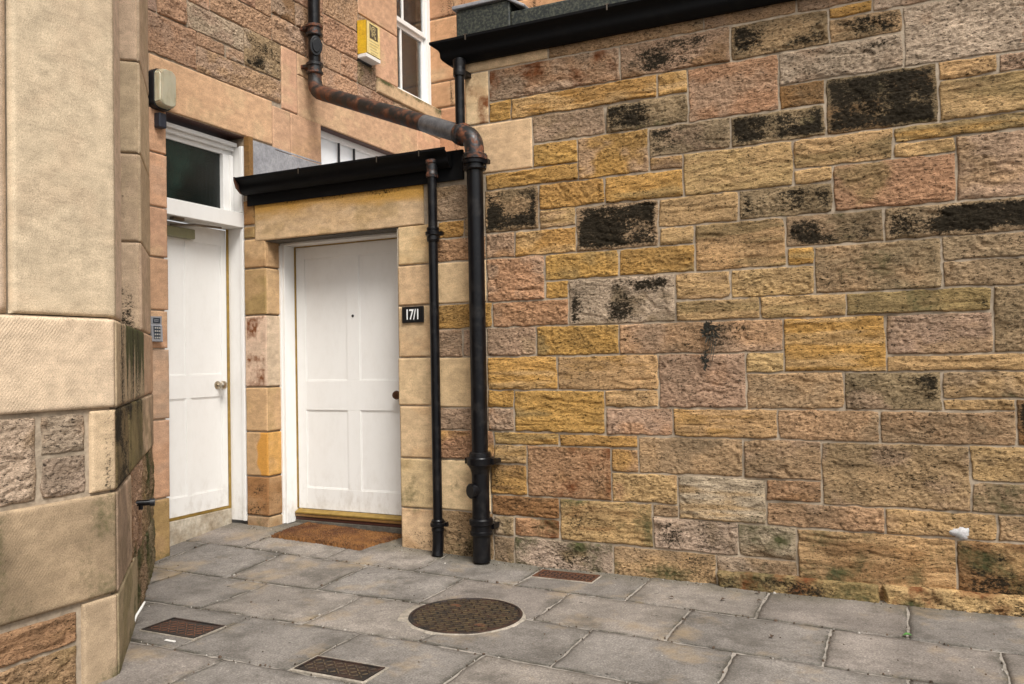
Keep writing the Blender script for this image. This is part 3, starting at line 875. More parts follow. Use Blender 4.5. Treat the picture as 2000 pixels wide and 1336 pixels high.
# ================================================================== tenement wall (left, facing right) with the other door and windows
house = thing('tenement_house', 'pink sandstone house wall with narrow white door, transom light and sash window above', 'house', (XA, .5, 0))
ten, tdr = Masonry(), Masonry()
PAL['AO'] = np.array(lin((194, 155, 124))); PAL['AP'] = np.array(lin((187, 157, 134)))
SA = '''-.98 -.838 3.859 3.96 P P .1 r
-.829 -.561 3.861 4.068 O O .05 r
-.55 -.339 4.055 4.248 O P .05 r
-.552 .016 3.856 4.048 PL P .12 r
-.98 -.474 3.564 3.849 O P .08 r
-.464 -.183 3.754 3.849 O P .08 r
-.174 .016 3.755 3.847 PL O .05 r
.026 .449 3.757 4.059 G PL .4 r
-.465 .449 3.556 3.747 O P .12 r
-.33 .342 4.061 4.247 O O .08 r
-.33 .152 4.256 4.479 O P .08 r
.161 .342 4.256 4.479 O O .05 r
.351 .775 4.068 4.29 O P .1 r
.351 .64 4.30 4.50 P BR .2 r
.65 1.024 4.30 4.50 O P .1 r
.352 1.024 4.51 4.69 O P .12 r
.458 .655 3.524 4.059 O B 0 d
.664 1.018 3.876 4.059 O B 0 d
.784 1.018 4.068 4.29 O P .15 r
-.90 .336 3.182 3.547 O B 0 d
.344 .557 3.15 3.515 O B 0 d
.566 .972 2.9 3.515 O T 0 d
1.027 1.56 4.555 4.859 O P .08 r
1.027 1.56 4.278 4.546 O P .12 r
1.027 1.276 4.062 4.269 O O .08 r
1.285 1.539 4.062 4.269 O P .1 r
1.548 1.845 4.062 4.269 G P .35 r
1.569 2.246 4.75 5.3 O B 0 d
1.569 1.84 4.278 4.741 P O .1 r
1.849 2.246 4.215 4.741 O B 0 d
1.027 1.545 3.88 4.053 O P .12 r
1.554 2.15 3.88 4.053 O P .12 r
2.159 3.10 3.88 4.053 PL O .15 r
.664 2.6 3.505 3.871 O B .0 d
2.609 3.10 3.505 3.871 O B .0 d
2.30 3.10 2.8 3.496 O B 0 d
-.98 -.34 4.257 4.55 P O .1 r
-.98 -.56 4.08 4.248 O P .1 r
-.34 .342 4.488 4.7 O P .1 r
.352 1.56 4.868 5.3 O P .1 r
.352 1.56 4.70 4.859 P O .1 r'''
for k, l in enumerate(SA.split('\n')):
    r = l.split()
    a0, a1, z0, z1 = (float(q) for q in r[:4])
    if (a0, z0) == (.352, 4.70): a0, a1 = .352, 1.018
    stn = None; alg = 0
    if k == 26: alg = .2
    (tdr if r[7] == 'd' else ten).patch((XA, 0, 0), Y, NA, a0, a1, z0, z1, {'O': 'AO', 'P': 'AP'}.get(r[4], r[4]), {'O': 'AO', 'P': 'AP'}.get(r[5], r[5]), float(r[6]), r[7], 3000 + k * 11, stain=stn, algae=alg, inset=.0015, film=.25)
# window sill of the upper window, green with algae along its lip
def sill_stain(u, z, c, cm, am, rm):
    am = np.maximum(am, np.clip(sstep(4.10, 4.20, z) * .6 + .25 * fbm(u * 5, z * 9, 3, 3), 0, 1))
    return c, np.maximum(cm, np.clip(.25 * fbm(u * 16, z * 3, 3, 4) + .06, 0, 1)), am, rm
tdr.patch((XA, 0, 0), Y, NA, 1.852, 3.10, 4.062, 4.205, 'B', 'G', .05, 'd', 3777, stain=sill_stain, proud=.02)
# left jamb of the narrow door
zs = [3.174, 2.859, 2.478, 2.124, 1.753, 1.484, .988, .438, -.03]
for k in range(8):
    c1, c2 = [('AO', 'AP'), ('AO', 'AP'), ('AO', 'B'), ('AO', 'B'), ('AO', 'B'), ('AP', 'AO'), ('AO', 'AP'), ('OL', 'T')][k]
    tdr.patch((XA, 0, 0), Y, NA, -1.02, -.762 + [0, .004, .002, .006, -.004, .006, .003, -.002][k], zs[k + 1] + .004, zs[k] - .004, c1, c2, .02, 'd', 3900 + k * 7, stain='foot' if k == 7 else None)
# the back wall's return beside the window (parallel to the long wall)
for k, (z0, z1) in enumerate([(2.8, 3.4), (3.41, 4.22), (4.23, 4.52), (4.53, 5.25), (5.26, 5.9)]):
    tdr.patch((0, 3.10, 0), X, NB, XA - .13, XA + (.9 if k < 3 else 4.6), z0, z1, 'O', 'B', .05, 'd', 4100 + k * 3, res=.02, stain='streak')
bk = MB()
def abox(y0, y1, z0, z1, d=.3): bk.box(XA - d, XA - .004, y0, y1, z0, z1)
abox(-1.1, -.785, -.3, 3.175); abox(-1.1, .975, 3.176, 9.0); abox(.02, .975, 2.6, 3.1755)
abox(.9755, 2.3, 3.506, 4.206); abox(2.305, 3.4, 2.6, 4.206); abox(.9755, 2.25, 4.2065, 9); abox(3.105, 3.4, 4.2065, 9); abox(2.2505, 3.1045, 5.75, 9); abox(.9755, 2.3045, 2.2, 2.95)
bk.box(XA, 2.0, 3.105, 3.4, 2.6, 9.0)
ten.build('masonry', [M['stone'], M['mortar']], house, bk)
tdr.build('dressed_stone', [M['smooth'], M['mortar']], house)
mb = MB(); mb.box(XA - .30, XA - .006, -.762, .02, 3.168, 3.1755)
mb.build('lintel_soffit', M['red_paint_shade'], house)  # soffit shade over the door put in as a dark red colour
# stone strip in the corner above the porch eaves, its shade painted dark brown
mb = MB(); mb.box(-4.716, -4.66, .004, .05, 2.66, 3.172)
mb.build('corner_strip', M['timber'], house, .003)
# door frame: right post, transom bar, head, top light
fr = MB()
fr.box(-4.905, -4.726, .0065, .10, .13, 3.10)
fr.box(-4.760, -4.728, -.006, .0065, .13, 2.44); fr.box(-4.760, -4.728, -.006, .0065, 2.575, 3.10)
fr.box(-4.93, -4.728, -.80, .0065, 2.447, 2.565)
fr.box(-4.905, -4.845, -.80, .006, 3.03, 3.066); fr.box(-4.905, -4.815, -.80, .006, 3.0665, 3.098); fr.box(-4.905, -4.785, -.80, .006, 3.0985, 3.130)
fr.box(-4.885, -4.825, -.105, -.045, 2.566, 3.029); fr.box(-4.865, -4.81, -.045, -.012, 2.566, 3.029)
dfr = fr.build('door_frame', M['white'], house, .004)
mb = MB(); mb.box(-4.868, -4.862, -.80, -.105, 2.566, 3.03)
mb.build('transom_pane', M['obscured'], dfr)
mb = panel_door('A', -.80, -.014, .245, 2.436, [(-.80, -.735), (-.431, -.381), (-.069, -.014)], [(.245, .384), (1.115, 1.289), (2.306, 2.436)], -4.900, .045)
door1 = mb.build('door', M['white'], house, .0022)
mb = MB()
mb.lathe((-4.900, -.118, 1.205), (1, 0, 0), [(0, .032), (.006, .032), (.010, .013), (.035, .012), (.045, .026), (.060, .034), (.075, .030), (.084, .015), (.086, 0)], 24)
mb.build('door_knob', M['brass'], door1)
mb = MB()
mb.lathe((-4.900, -.070, 1.202), (1, 0, 0), [(0, .024), (.008, .024), (.012, .018), (.020, .022), (.026, .0)], 24)
mb.build('lock_rose', M['brass'], door1)
cl = MB(); cl.box(-4.899, -4.845, -.78, -.378, 2.318, 2.392)
clo = cl.build('door_closer', M['olive'], door1, .006)
mb = MB()
mb.tube([(-4.86, -.60, 2.398), (-4.80, -.42, 2.418)], .010, 8); mb.tube([(-4.80, -.42, 2.418), (-4.78, -.18, 2.425)], .009, 8)
mb.box(-4.80, -4.76, -.66, -.56, 2.425, 2.446)
mb.build('closer_arm', M['steel'], clo)
mb = MB()
mb.box(-4.899, -4.889, -.0135, .006, .19, 2.446); mb.box(-4.935, -4.892, -.80, -.0136, .225, .243)
mb.build('weather_strip', M['gold_strip'], house)
mb = MB(); mb.box(-4.96, -4.885, -.80, .006, -.05, .222)
mb.build('door_step', M['step_stone'], house, .006)
# upper sash window
def sash_window(y0, y1, z0, z1, zm, mull, xf):
    mb = MB()
    mb.box(xf - .08, xf, y0, y0 + .075, z0, z1); mb.box(xf - .08, xf, y1 - .075, y1, z0, z1)
    mb.box(xf - .08, xf + .03, y0 + .0755, y1 - .0755, z0, z0 + .05); mb.box(xf - .08, xf, y0 + .0755, y1 - .0755, z1 - .06, z1)
    i0, i1 = y0 + .0755, y1 - .0755
    ws = mb.build('window', M['white'], house, .004)
    mb = MB()
    for (a, b, x) in ((z0 + .051, zm, xf - .045), (zm, z1 - .061, xf - .015)):
        mb.box(x - .035, x, i0, i0 + .045, a, b); mb.box(x - .035, x, i1 - .045, i1, a, b)
        mb.box(x - .035, x, i0 + .0455, i1 - .0455, a, a + .05); mb.box(x - .035, x, i0 + .0455, i1 - .0455, b - .045, b)
        if mull: mb.box(x - .03, x - .004, mull - .012, mull + .012, a + .0505, b - .0455)
    mb.build('sash', M['white'], ws, .003)
    mb = MB()
    for (a, b, x) in ((z0 + .10, zm - .045, xf - .065), (zm + .05, z1 - .11, xf - .035)):
        mb.box(x - .002, x + .002, i0 + .04, i1 - .04, a, b)
    mb.build('pane', M['glass'], ws)
    return ws
ws = sash_window(2.255, 3.098, 4.216, 5.74, 5.02, 2.56, XA - .10)
mb = MB(); mb.box(XA - 1.6, XA - .31, 1.7, 3.6, 3.9, 6.2)
def inside_out(mb): mb.f = [f[::-1] for f in mb.f]; return mb
inside_out(mb).build('room', M['room'], ws)
mb = MB(); mb.box(XA - .36, XA - .34, 2.86, 3.03, 4.26, 5.7)
mb.build('curtain', M['blind'], ws)
# lower window seen over the porch eaves
fr = MB()
fr.box(XA - .16, XA - .08, .985, 1.0, 2.952, 3.50); fr.box(XA - .16, XA - .08, 2.24, 2.298, 2.952, 3.50)
fr.box(XA - .16, XA - .08, 1.0005, 2.239, 3.445, 3.50); fr.box(XA - .16, XA - .08, 1.0005, 2.239, 2.952, 3.0)
w2 = fr.build('window', M['white'], house, .003)
mb = MB(); mb.box(XA - .125, XA - .120, 1.001, 2.238, 3.001, 3.444)
mb.build('pane', M['white_pane'], w2)  # the white is put into an opaque pane colour
for yb in (1.36, 1.60):
    mb = MB(); mb.box(XA - .105, XA - .085, yb - .006, yb + .006, 3.001, 3.444)
    mb.build('window_bar', M['black_plastic'], w2)
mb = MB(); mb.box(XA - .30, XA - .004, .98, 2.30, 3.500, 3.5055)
mb.build('lintel_soffit', M['red_paint_shade'], house)  # shade under the window lintel painted into the soffit colour

# ================================================================== canted bay at the left edge
bay = thing('bay_window', 'large canted stone bay with tooled ashlar faces and mossy plinth at the left edge', 'bay window', (-3.6, -2.6, 0))
Rr = 2 ** -.5
SO, SU, SN = (-3.19, -2.43, 0), (-Rr, Rr, 0), (Rr, Rr, 0)
XP = -3.19
front, side, rub, topf = Masonry(), Masonry(), Masonry(), Masonry()
def warm(rgbt): return np.array(lin(rgbt))
PAL['A1'] = warm((205, 183, 158)); PAL['A2'] = warm((190, 165, 138)); PAL['A3'] = warm((164, 144, 116)); PAL['A4'] = warm((140, 122, 88)); PAL['MG'] = warm((112, 104, 66))
yC = -2.43
topf.patch((XP - .045, 0, 0), Y, NA, -2.868, yC + .045, 1.583, 5.2, 'A1', 'A2', 0, 'd', 21, res=.015)
topf.patch((XP - .075, 0, 0), Y, NA, -4.2, -2.872, 1.583, 5.2, 'A1', 'A2', .03, 'd', 22, res=.03)
def top_dirt(zt, k=.5):
    def f(u, z, c, cm, am, rm):
        return c, np.maximum(cm, np.clip(sstep(zt - .05, zt, z) * k * (.5 + fbm(u * 6, z * 8, 2, 3)), 0, .6)), am, rm
    return f
front.patch((XP, 0, 0), Y, NA, -4.2, yC, 1.182, 1.575, 'A1', 'A2', 0, 'd', 23, res=.012, stain=top_dirt(1.575, .45))
def damp(u, z, c, cm, am, rm):
    w = np.clip(.5 + .9 * fbm(u * 3.0 + z * 2, z * 2.2, 3, 9), 0, 1)[..., None]
    return c * (1 - .45 * w), np.maximum(cm, np.clip(.22 * fbm(u * 7, z * 3, 3, 13) + .10, 0, .5)), np.maximum(am, .16 + .25 * fbm(u * 4, z * 3, 2, 8)), rm
front.patch((XP, 0, 0), Y, NA, -2.555, yC, .817, 1.174, 'A2', 'A3', .12, 'd', 24, res=.01, stain='streak')
rub.patch((XP - .012, 0, 0), Y, NA, -2.775, -2.575, 1.005, 1.165, 'PL', 'P', .05, 'r', 25)
rub.patch((XP - .012, 0, 0), Y, NA, -2.775, -2.575, .825, .99, 'PL', 'P', .05, 'r', 26)
rub.patch((XP - .012, 0, 0), Y, NA, -3.3, -2.797, .825, 1.165, 'PL', 'G', .12, 'r', 27)
front.patch((XP, 0, 0), Y, NA, -4.2, yC, .365, .808, 'A3', 'A4', .05, 'd', 28, res=.012, stain=damp)
front.patch((XP, 0, 0), Y, NA, -2.60, yC, -.06, .356, 'A3', 'A2', .05, 'd', 29, res=.01, stain='foot')
rub.patch((XP - .012, 0, 0), Y, NA, -3.3, -2.622, .205, .335, 'O', 'BR', .1, 's', 30)
rub.patch((XP - .012, 0, 0), Y, NA, -3.3, -2.622, -.06, .19, 'T', 'OL', .12, 'r', 33, algae=.15)
bk = MB()
bk.box(XP - .30, XP - .012, -4.2, yC - .02, -.3, 1.577)
bk.box(XP - .36, XP - .085, -4.2, yC + .02, 1.578, 9.0)
front.build('plinth_face', [M['tooled'], M['mortar']], bay, bk)
topf.build('front_face', [M['fine_tooled'], M['mortar']], bay)
# splay: plinth and upper piers either side of a window recess
L_ = 2.165
def moss_top(u, z, c, cm, am, rm):
    k = sstep(.30, .50, u) * sstep(1.58, 1.36, u)
    k2 = sstep(.05, .16, u) * sstep(1.58, 1.40, u)
    am = np.maximum(am, np.clip(k * (.25 + .65 * sstep(1.18, 1.56, z)) + .3 * fbm(u * 13, z * 2.2, 3, 3) * k, 0, .95))
    cm = np.maximum(cm, np.clip(k2 * .44 + .40 * fbm(u * 13, z * 1.6, 3, 5) * k2 - .15 * k, 0, .8))
    return c, cm, am, rm
side.patch(SO, SU, SN, .0, 1.45, 1.182, 1.572, 'A2', 'A3', .03, 'd', 41, res=.010, stain=moss_top)
side.patch(SO, SU, SN, 1.455, L_, 1.182, 1.572, 'P', 'A2', .03, 'd', 42, res=.010)
side.patch(SO, SU, SN, .0, .50, .817, 1.174, 'A4', 'A3', .75, 'd', 43, res=.010, stain=damp)
side.patch(SO, SU, SN, .508, 1.3, .817, 1.174, 'A4', 'MG', .42, 'd', 44, res=.010, stain=damp)
side.patch(SO, SU, SN, 1.308, L_, .817, 1.174, 'A2', 'MG', .10, 'd', 45, res=.010, stain=damp)
side.patch(SO, SU, SN, .0, .62, .365, .808, 'A2', 'A3', .05, 'd', 46, res=.010, stain=damp)
rub.patch(SO, SU, SN, .60, 1.25, .33, .815, 'P', 'BR', .12, 'r', 47, algae=.2, proud=-.004)
rub.patch(SO, SU, SN, 1.24, L_, .33, .815, 'G', 'OL', .12, 'r', 48, algae=.34, proud=-.004)
side.patch(SO, SU, SN, .0, .9, -.06, .357, 'A3', 'MG', .10, 'd', 49, res=.010, algae=.3, stain='foot')
rub.patch(SO, SU, SN, .905, 1.5, -.06, .327, 'G', 'MG', .15, 'r', 50, algae=.45)
rub.patch(SO, SU, SN, 1.507, L_, -.06, .327, 'A3', 'MG', .15, 'r', 51, algae=.45)
def far_dirt(u, z, c, cm, am, rm):
    return c, np.maximum(cm, np.clip(sstep(2.0, 1.58, z) * .45 + .3 * fbm(u * 9, z * 3, 3, 5), 0, .7)), am, rm
cut = [5.2, 3.23, 2.663, 2.121, 1.58]
SOi = (SO[0] - SN[0] * .008, SO[1] - SN[1] * .008, 0)
for k in range(4):
    side.patch(SOi, SU, SN, 1.432, L_ - .02, cut[k + 1] + .003, cut[k] - .003, 'A2', 'A3', .05, 'd', 60 + k, res=.012)
    # far jamb of the window recess, facing the street
    JO = (SO[0] + SU[0] * 1.432, SO[1] + SU[1] * 1.432, 0)
    side.patch(JO, (Rr, Rr, 0), (Rr, -Rr, 0), -.24, -.012, cut[k + 1] + .003, cut[k] - .003, 'A2', 'A3', .03, 'd', 70 + k, res=.012, stain=far_dirt, depth=.02)
side.patch(SOi, SU, SN, .062, .33, 1.58, 5.2, 'A1', 'A2', 0, 'd', 80, res=.012)
bk = MB()
bk.obox(SO, SU, Z, SN, .02, L_, -.3, 1.57, -.30, -.012) if False else None
def sbox(a0, a1, b0, b1, c0, c1):
    o, u, n = Vector(SO), Vector(SU), Vector(SN)
    w = Vector(Z)
    bk.obox(o, u, w, n, a0, a1, b0, b1, c0, c1)
sbox(.02, L_ + .1, -.3, 1.545, -.34, -.012)
sbox(.06, .325, 1.546, 9.0, -.34, -.018)
sbox(1.44, L_ + .1, 1.546, 9.0, -.34, -.018)
sbox(.3255, 1.4395, 4.6, 9.0, -.34, -.018)
side.build('splay_face', [M['fine_tooled'], M['mortar']], bay, bk)
rub.build('rubble', [M['stone'], M['mortar']], bay)
mb = MB()
o, u, n = Vector(SO), Vector(SU), Vector(SN)
mb.obox(o, u, Vector(Z), n, .33, .40, 1.56, 4.6, -.27, -.21); mb.obox(o, u, Vector(Z), n, 1.37, 1.43, 1.56, 4.6, -.27, -.21)
mb.obox(o, u, Vector(Z), n, .4005, 1.3695, 1.56, 1.64, -.27, -.21); mb.obox(o, u, Vector(Z), n, .4005, 1.3695, 2.9, 2.96, -.27, -.21)
bw = mb.build('window', M['white'], bay, .004)
mb = MB(); mb.obox(o, u, Vector(Z), n, .4, 1.37, 1.64, 4.6, -.252, -.246)
mb.build('pane', M['glass'], bw)
mb = MB(); mb.obox(o, u, Vector(Z), n, .33, 1.43, 1.56, 4.6, -.34, -.335)
mb.build('room', M['room'], bw)
stub = thing('pipe_stub', 'short black pipe stub poking out low down from the mossy splay of the bay', 'pipe', (-3.75, -1.87, .6))
mb = MB()
q = Vector((-3.80, -1.82, .62))
mb.tube([q - n * .03, q + n * .10], .016, 14); mb.tube([q + n * .03, q + n * .03 + Vector((0, 0, -.035))], .012, 10)
mb.build('pipe', M['black_paint'], stub)
mb = MB(); mb.lathe(q + n * .100, n, [(-.025, .016), (-.025, .021), (0, .021), (0.001, .014), (-.01, .012), (-.01, 0)], 16)
mb.build('collar', M['black_plastic'], stub)

# ================================================================== gutters
def ogee(z0, z1, y1, y0=-.012, n=14):
    """closed gutter profile: back at y0, lip at y1, hollow on top"""
    pts = [(y0, z1 - .006), (y0, z0)]
    pts += [(y0 - .028, z0)]
    for k in range(n + 1):
        t = k / n
        s_ = t + .16 * math.sin(2 * math.pi * t)
        pts.append((y0 - .028 + (y1 - y0 + .028) * s_ * 1.0, z0 + (z1 - .022 - z0) * (t ** .95)))
    pts += [(y1 - .006, z1 - .016), (y1 - .006, z1), (y1 + .010, z1), (y1 + .010, z1 - .012)]
    for k in range(n, -1, -1):
        t = k / n
        s_ = t + .16 * math.sin(2 * math.pi * t)
        pts.append((y0 - .028 + (y1 - y0 + .028) * s_ + .006, z0 + .008 + (z1 - .022 - z0) * (t ** .95)))
    pts += [(y0 - .008, z0 + .010), (y0 - .008, z1 - .006)]
    return pts
g1 = thing('gutter', 'black ogee gutter along the top of the long stone wall', 'gutter', (-1, -.08, 3.45))
mb = MB()
mb.prism(ogee(3.400, 3.548, -.135), -2.775, 2.7, False, cut0=lambda y: (y + .012) * 1.0)
# mitred return round the end of the wall
prof = ogee(3.400, 3.548, -.135)
a = [(-2.775 + (y + .012), y, z) for y, z in prof]; b = [(-2.775 + (y + .012), .45, z) for y, z in prof]
k_ = len(prof)
mb.add(a + b, [(i, k_ + i, k_ + (i + 1) % k_, (i + 1) % k_) for i in range(k_)])
mb.build('trough', M['gutter_black'], g1)
mb = MB(); mb.box(-2.76, 2.7, -.009, .018, 3.405, 3.57)
mb.build('fascia', M['gutter_black'], g1)
for xg in (-2.62, -1.62, -.62):
    mb = MB(); mb.box(xg - .004, xg + .004, -.145, -.139, 3.515, 3.552); mb.box(xg - .012, xg + .012, -.1455, -.10, 3.549, 3.553)
    mb.build('bracket', M['steel'], g1)
g2 = thing('gutter', 'shorter black ogee gutter over the white door 17/1, rusty at its left end', 'gutter', (-3.8, -.08, 2.75))
mb = MB()
mb.prism(ogee(2.690, 2.815, -.135, -.030), -4.67, -2.80)
mb.build('trough', M['gutter_black'], g2)
mb = MB()
pr = [(-.032, 2.692), (-.08, 2.70), (-.125, 2.735), (-.148, 2.79), (-.148, 2.818), (-.032, 2.818)]
mb.prism(pr, -4.682, -4.671)
mb.build('stop_end', M['rusty'], g2)
mb = MB(); mb.box(-4.655, -2.72, -.030, -.006, 2.608, 2.812)
mb.build('fascia', M['gutter_black'], g2)
mb = MB()
mb.box(-4.25, -2.9, -.020, .10, 2.8125, 2.826)
mb.build('roof_edge', M['lead'], g2)
for xg in (-4.05, -3.35, -3.0):
    mb = MB(); mb.box(xg - .003, xg + .003, -.1445, -.1405, 2.775, 2.812); mb.box(xg - .008, xg + .008, -.145, -.11, 2.8155, 2.818)
    mb.build('bracket', M['steel'], g2)

# ================================================================== pipes
def collar(mb, c, axis, r, big=.014, h=.09, seg=28):
    mb.lathe(c, axis, [(-h / 2, r), (-h / 2, r + big * .55), (-h / 2 + .008, r + big), (-h / 2 + .022, r + big), (-h / 2 + .026, r + big * .45),
                       (h / 2 - .030, r + big * .45), (h / 2 - .026, r + big * 1.05), (h / 2 - .006, r + big * 1.1), (h / 2, r + big * .7), (h / 2, r - .002)], seg)
PB = (-2.578, -.118)
soil = thing('soil_pipe', 'thick black cast iron soil pipe with a rusty sloping branch from the house wall', 'drainpipe', (PB[0], PB[1], 0))
rb = .0545
E1 = Vector((PB[0], PB[1], 2.80)); P0 = Vector((-4.600, .755, 3.735)); PE = Vector((-2.705, -.075, 2.905))
run = (PE - P0).normalized()
mb = MB()
mb.tube([(PB[0], PB[1], .03), (PB[0], PB[1], .72)], rb + .004, 32); mb.tube([(PB[0], PB[1], .70), (PB[0], PB[1], 2.66)], rb, 32)
pipe = mb.build('pipe', M['black_paint'], soil)
mb = MB(); collar(mb, (PB[0], PB[1], 2.665), Z, rb, .024, .07)
mb.box(PB[0] + .070, PB[0] + .108, PB[1] - .02, PB[1] + .02, 2.665, 2.695)
mb.build('collar', M['black_paint'], soil)
mb = MB()
mb.lathe((PB[0], PB[1], .70), Z, [(-.09, rb + .004), (-.06, rb + .012), (-.035, rb + .028), (-.030, rb + .034), (.012, rb + .036), (.018, rb + .032), (.020, rb + .020), (.045, rb + .018), (.052, rb + .010), (.052, rb - .002)], 32)
mb.box(PB[0] - .108, PB[0] - .075, PB[1] - .016, PB[1] + .02, .672, .712); mb.box(PB[0] + .075, PB[0] + .108, PB[1] - .016, PB[1] + .02, .672, .712)
mb.box(PB[0] - .105, PB[0] + .105, PB[1] + .02, -.0, .675, .705)
mb.build('collar', M['black_paint'], soil, .003)
mb = MB()
mb.lathe((PB[0], PB[1], .255), Z, [(-.055, rb + .004), (-.055, rb + .012), (-.045, rb + .020), (-.028, rb + .020), (-.022, rb + .014), (.012, rb + .014), (.018, rb + .024), (.050, rb + .027), (.058, rb + .020), (.062, rb + .006)], 32)
mb.box(PB[0] - .080, PB[0] + .080, PB[1] + .03, .0, .24, .275)
mb.build('collar', M['black_paint'], soil)
mb = MB()                                                   # access boss with a round cap turned to the left
dv = Vector((-.45, -.893, 0))
c0 = Vector((PB[0], PB[1], .500)) + dv * .045
mb.lathe(c0, dv, [(-.02, .045), (.018, .045), (.018, .050), (.036, .050), (.042, .044), (.042, 0)], 24)
mb.build('access_cap', M['black_paint'], soil)
mb = MB()
el_ = fillet([PE + run * .02, PE + run * .135, Vector((PB[0], PB[1], 2.70))], .10, 10)
el_ = [PE + run * .0] + fillet([PE + run * .01, Vector((PB[0], PB[1], 2.862)), Vector((PB[0], PB[1], 2.69))], .105, 12)
mb.tube(el_, rb + .011, 30)
mb.lathe(PE + run * .02, run, [(-.03, rb + .012), (-.03, rb + .022), (.012, rb + .024), (.018, rb + .012), (.018, rb)], 28)
mb.lathe((PB[0], PB[1], 2.735), Z, [(-.03, rb + .014), (-.03, rb + .024), (.0, rb + .026), (.006, rb + .018), (.012, rb + .012)], 28)
for sx in (-1, 1):
    mb.box(PB[0] + sx * .072 - .014, PB[0] + sx * .072 + .014, PB[1] - .022, PB[1] + .022, 2.700, 2.728)
    mb.tube([(PB[0] + sx * .082, PB[1], 2.64), (PB[0] + sx * .082, PB[1], 2.735)], .007, 8)
mb.build('elbow', M['rust_patch'], soil)
mb = MB(); z0p = P0 + (PE - P0) * .80
mb.tube([z0p, PE + run * .005], rb + .009, 30)
mb.build('sleeve', M['zinc'], soil)
mb = MB()
low = fillet([Vector((-4.600, .755, 3.88)), P0, P0 + run * .25], .11, 10)
mb.tube(low + [P0 + (PE - P0) * .82], [rb + .004] * 3 + [rb + .008] * (len(low) - 2), 30)
mb.build('branch', M['rusty'], soil)
mb = MB(); mb.tube([(-4.6, .755, 3.84), (-4.6, .755, 6.2)], rb - .002, 30)
up_ = mb.build('pipe', M['black_paint'], soil)
for zc in (3.93, 4.265):
    mb = MB(); collar(mb, (-4.6, .755, zc), Z, rb, .019, .10)
    mb.box(-4.72, -4.63, .70, .81, zc + .01, zc + .035)
    mb.build('collar', M['rust_patch'], soil)
mb = MB()                                                   # oval inspection door on the front
dv = Vector((.80, -.60, 0)).normalized(); du = Vector((.60, .80, 0)); c0 = Vector((-4.6, .755, 4.115)) + dv * (rb - .008)
def oval(mb, c, du, dv, a, b, d0, d1, n=28):
    r0 = [c + du * a * math.cos(2 * math.pi * k / n) + Vector(Z) * b * math.sin(2 * math.pi * k / n) + dv * d0 for k in range(n)]
    r1 = [p + dv * (d1 - d0) for p in r0]
    mb.add(r0 + r1, [(k, (k + 1) % n, n + (k + 1) % n, n + k) for k in range(n)] + [tuple(range(n, 2 * n))])
oval(mb, c0, du, dv, .055, .085, 0, .016); oval(mb, c0, du, dv, .034, .060, .016, .026)
mb.build('inspection_cap', M['black_paint'], up_, .003)

PS = (-2.931, -.085)
dp = thing('downpipe', 'slim black downpipe beside the number plate, from the eaves over the white door', 'drainpipe', (PS[0], PS[1], 0))
rs = .0325
mb = MB()
mb.tube([(PS[0], PS[1], .16), (PS[0], PS[1], 2.75)], rs, 24)
mb.build('pipe', M['black_paint'], dp)
mb = MB()
mb.tube(fillet([(PS[0], PS[1], .26), (PS[0], PS[1], .10), (PS[0], PS[1] - .015, .03)], .05), rs + .006, 24)
mb.build('shoe', M['black_paint'], dp)
for zc, hh in ((2.235, .10), (.235, .085)):
    mb = MB()
    mb.lathe((PS[0], PS[1], zc), Z, [(-hh / 2, rs), (-hh / 2, rs + .008), (-hh / 2 + .012, rs + .012), (-.012, rs + .010), (-.004, rs + .020), (.016, rs + .021), (.022, rs + .010), (hh / 2 - .008, rs + .012), (hh / 2, rs + .006), (hh / 2, rs)], 24)
    mb.box(PS[0] - .062, PS[0] + .062, PS[1] + .012, PS[1] + .040, zc - .008, zc + .020)
    mb.box(PS[0] - .012, PS[0] + .012, PS[1] + .040, .005, zc - .006, zc + .018)
    mb.build('collar', M['black_paint'], dp)
mb = MB()
mb.lathe((PS[0], PS[1], 2.70), Z, [(-.07, rs), (-.07, rs + .008), (-.05, rs + .010), (-.03, rs + .006), (.02, rs + .006), (.03, rs + .012), (.05, rs + .012)], 24)
mb.build('outlet', M['rust_patch'], dp)
up = thing('downpipe', 'short black downpipe from the upper gutter end to the rusty elbow', 'drainpipe', (-2.69, -.11, 2.9))
mb = MB(); mb.tube([(-2.692, -.10, 3.41), (-2.692, -.10, 2.93)], .033, 22)
mb.tube(fillet([(-2.692, -.10, 2.95), (-2.692, -.10, 2.90), (-2.64, -.112, 2.84)], .03), .037, 22)
mb.build('pipe', M['black_paint'], up)
mb = MB(); mb.lathe((-2.692, -.10, 3.33), Z, [(-.04, .033), (-.04, .042), (-.02, .044), (.02, .041), (.07, .044), (.075, .034)], 22)
mb.box(-2.735, -2.65, -.10, .0, 3.30, 3.33)
mb.build('collar', M['black_paint'], up)

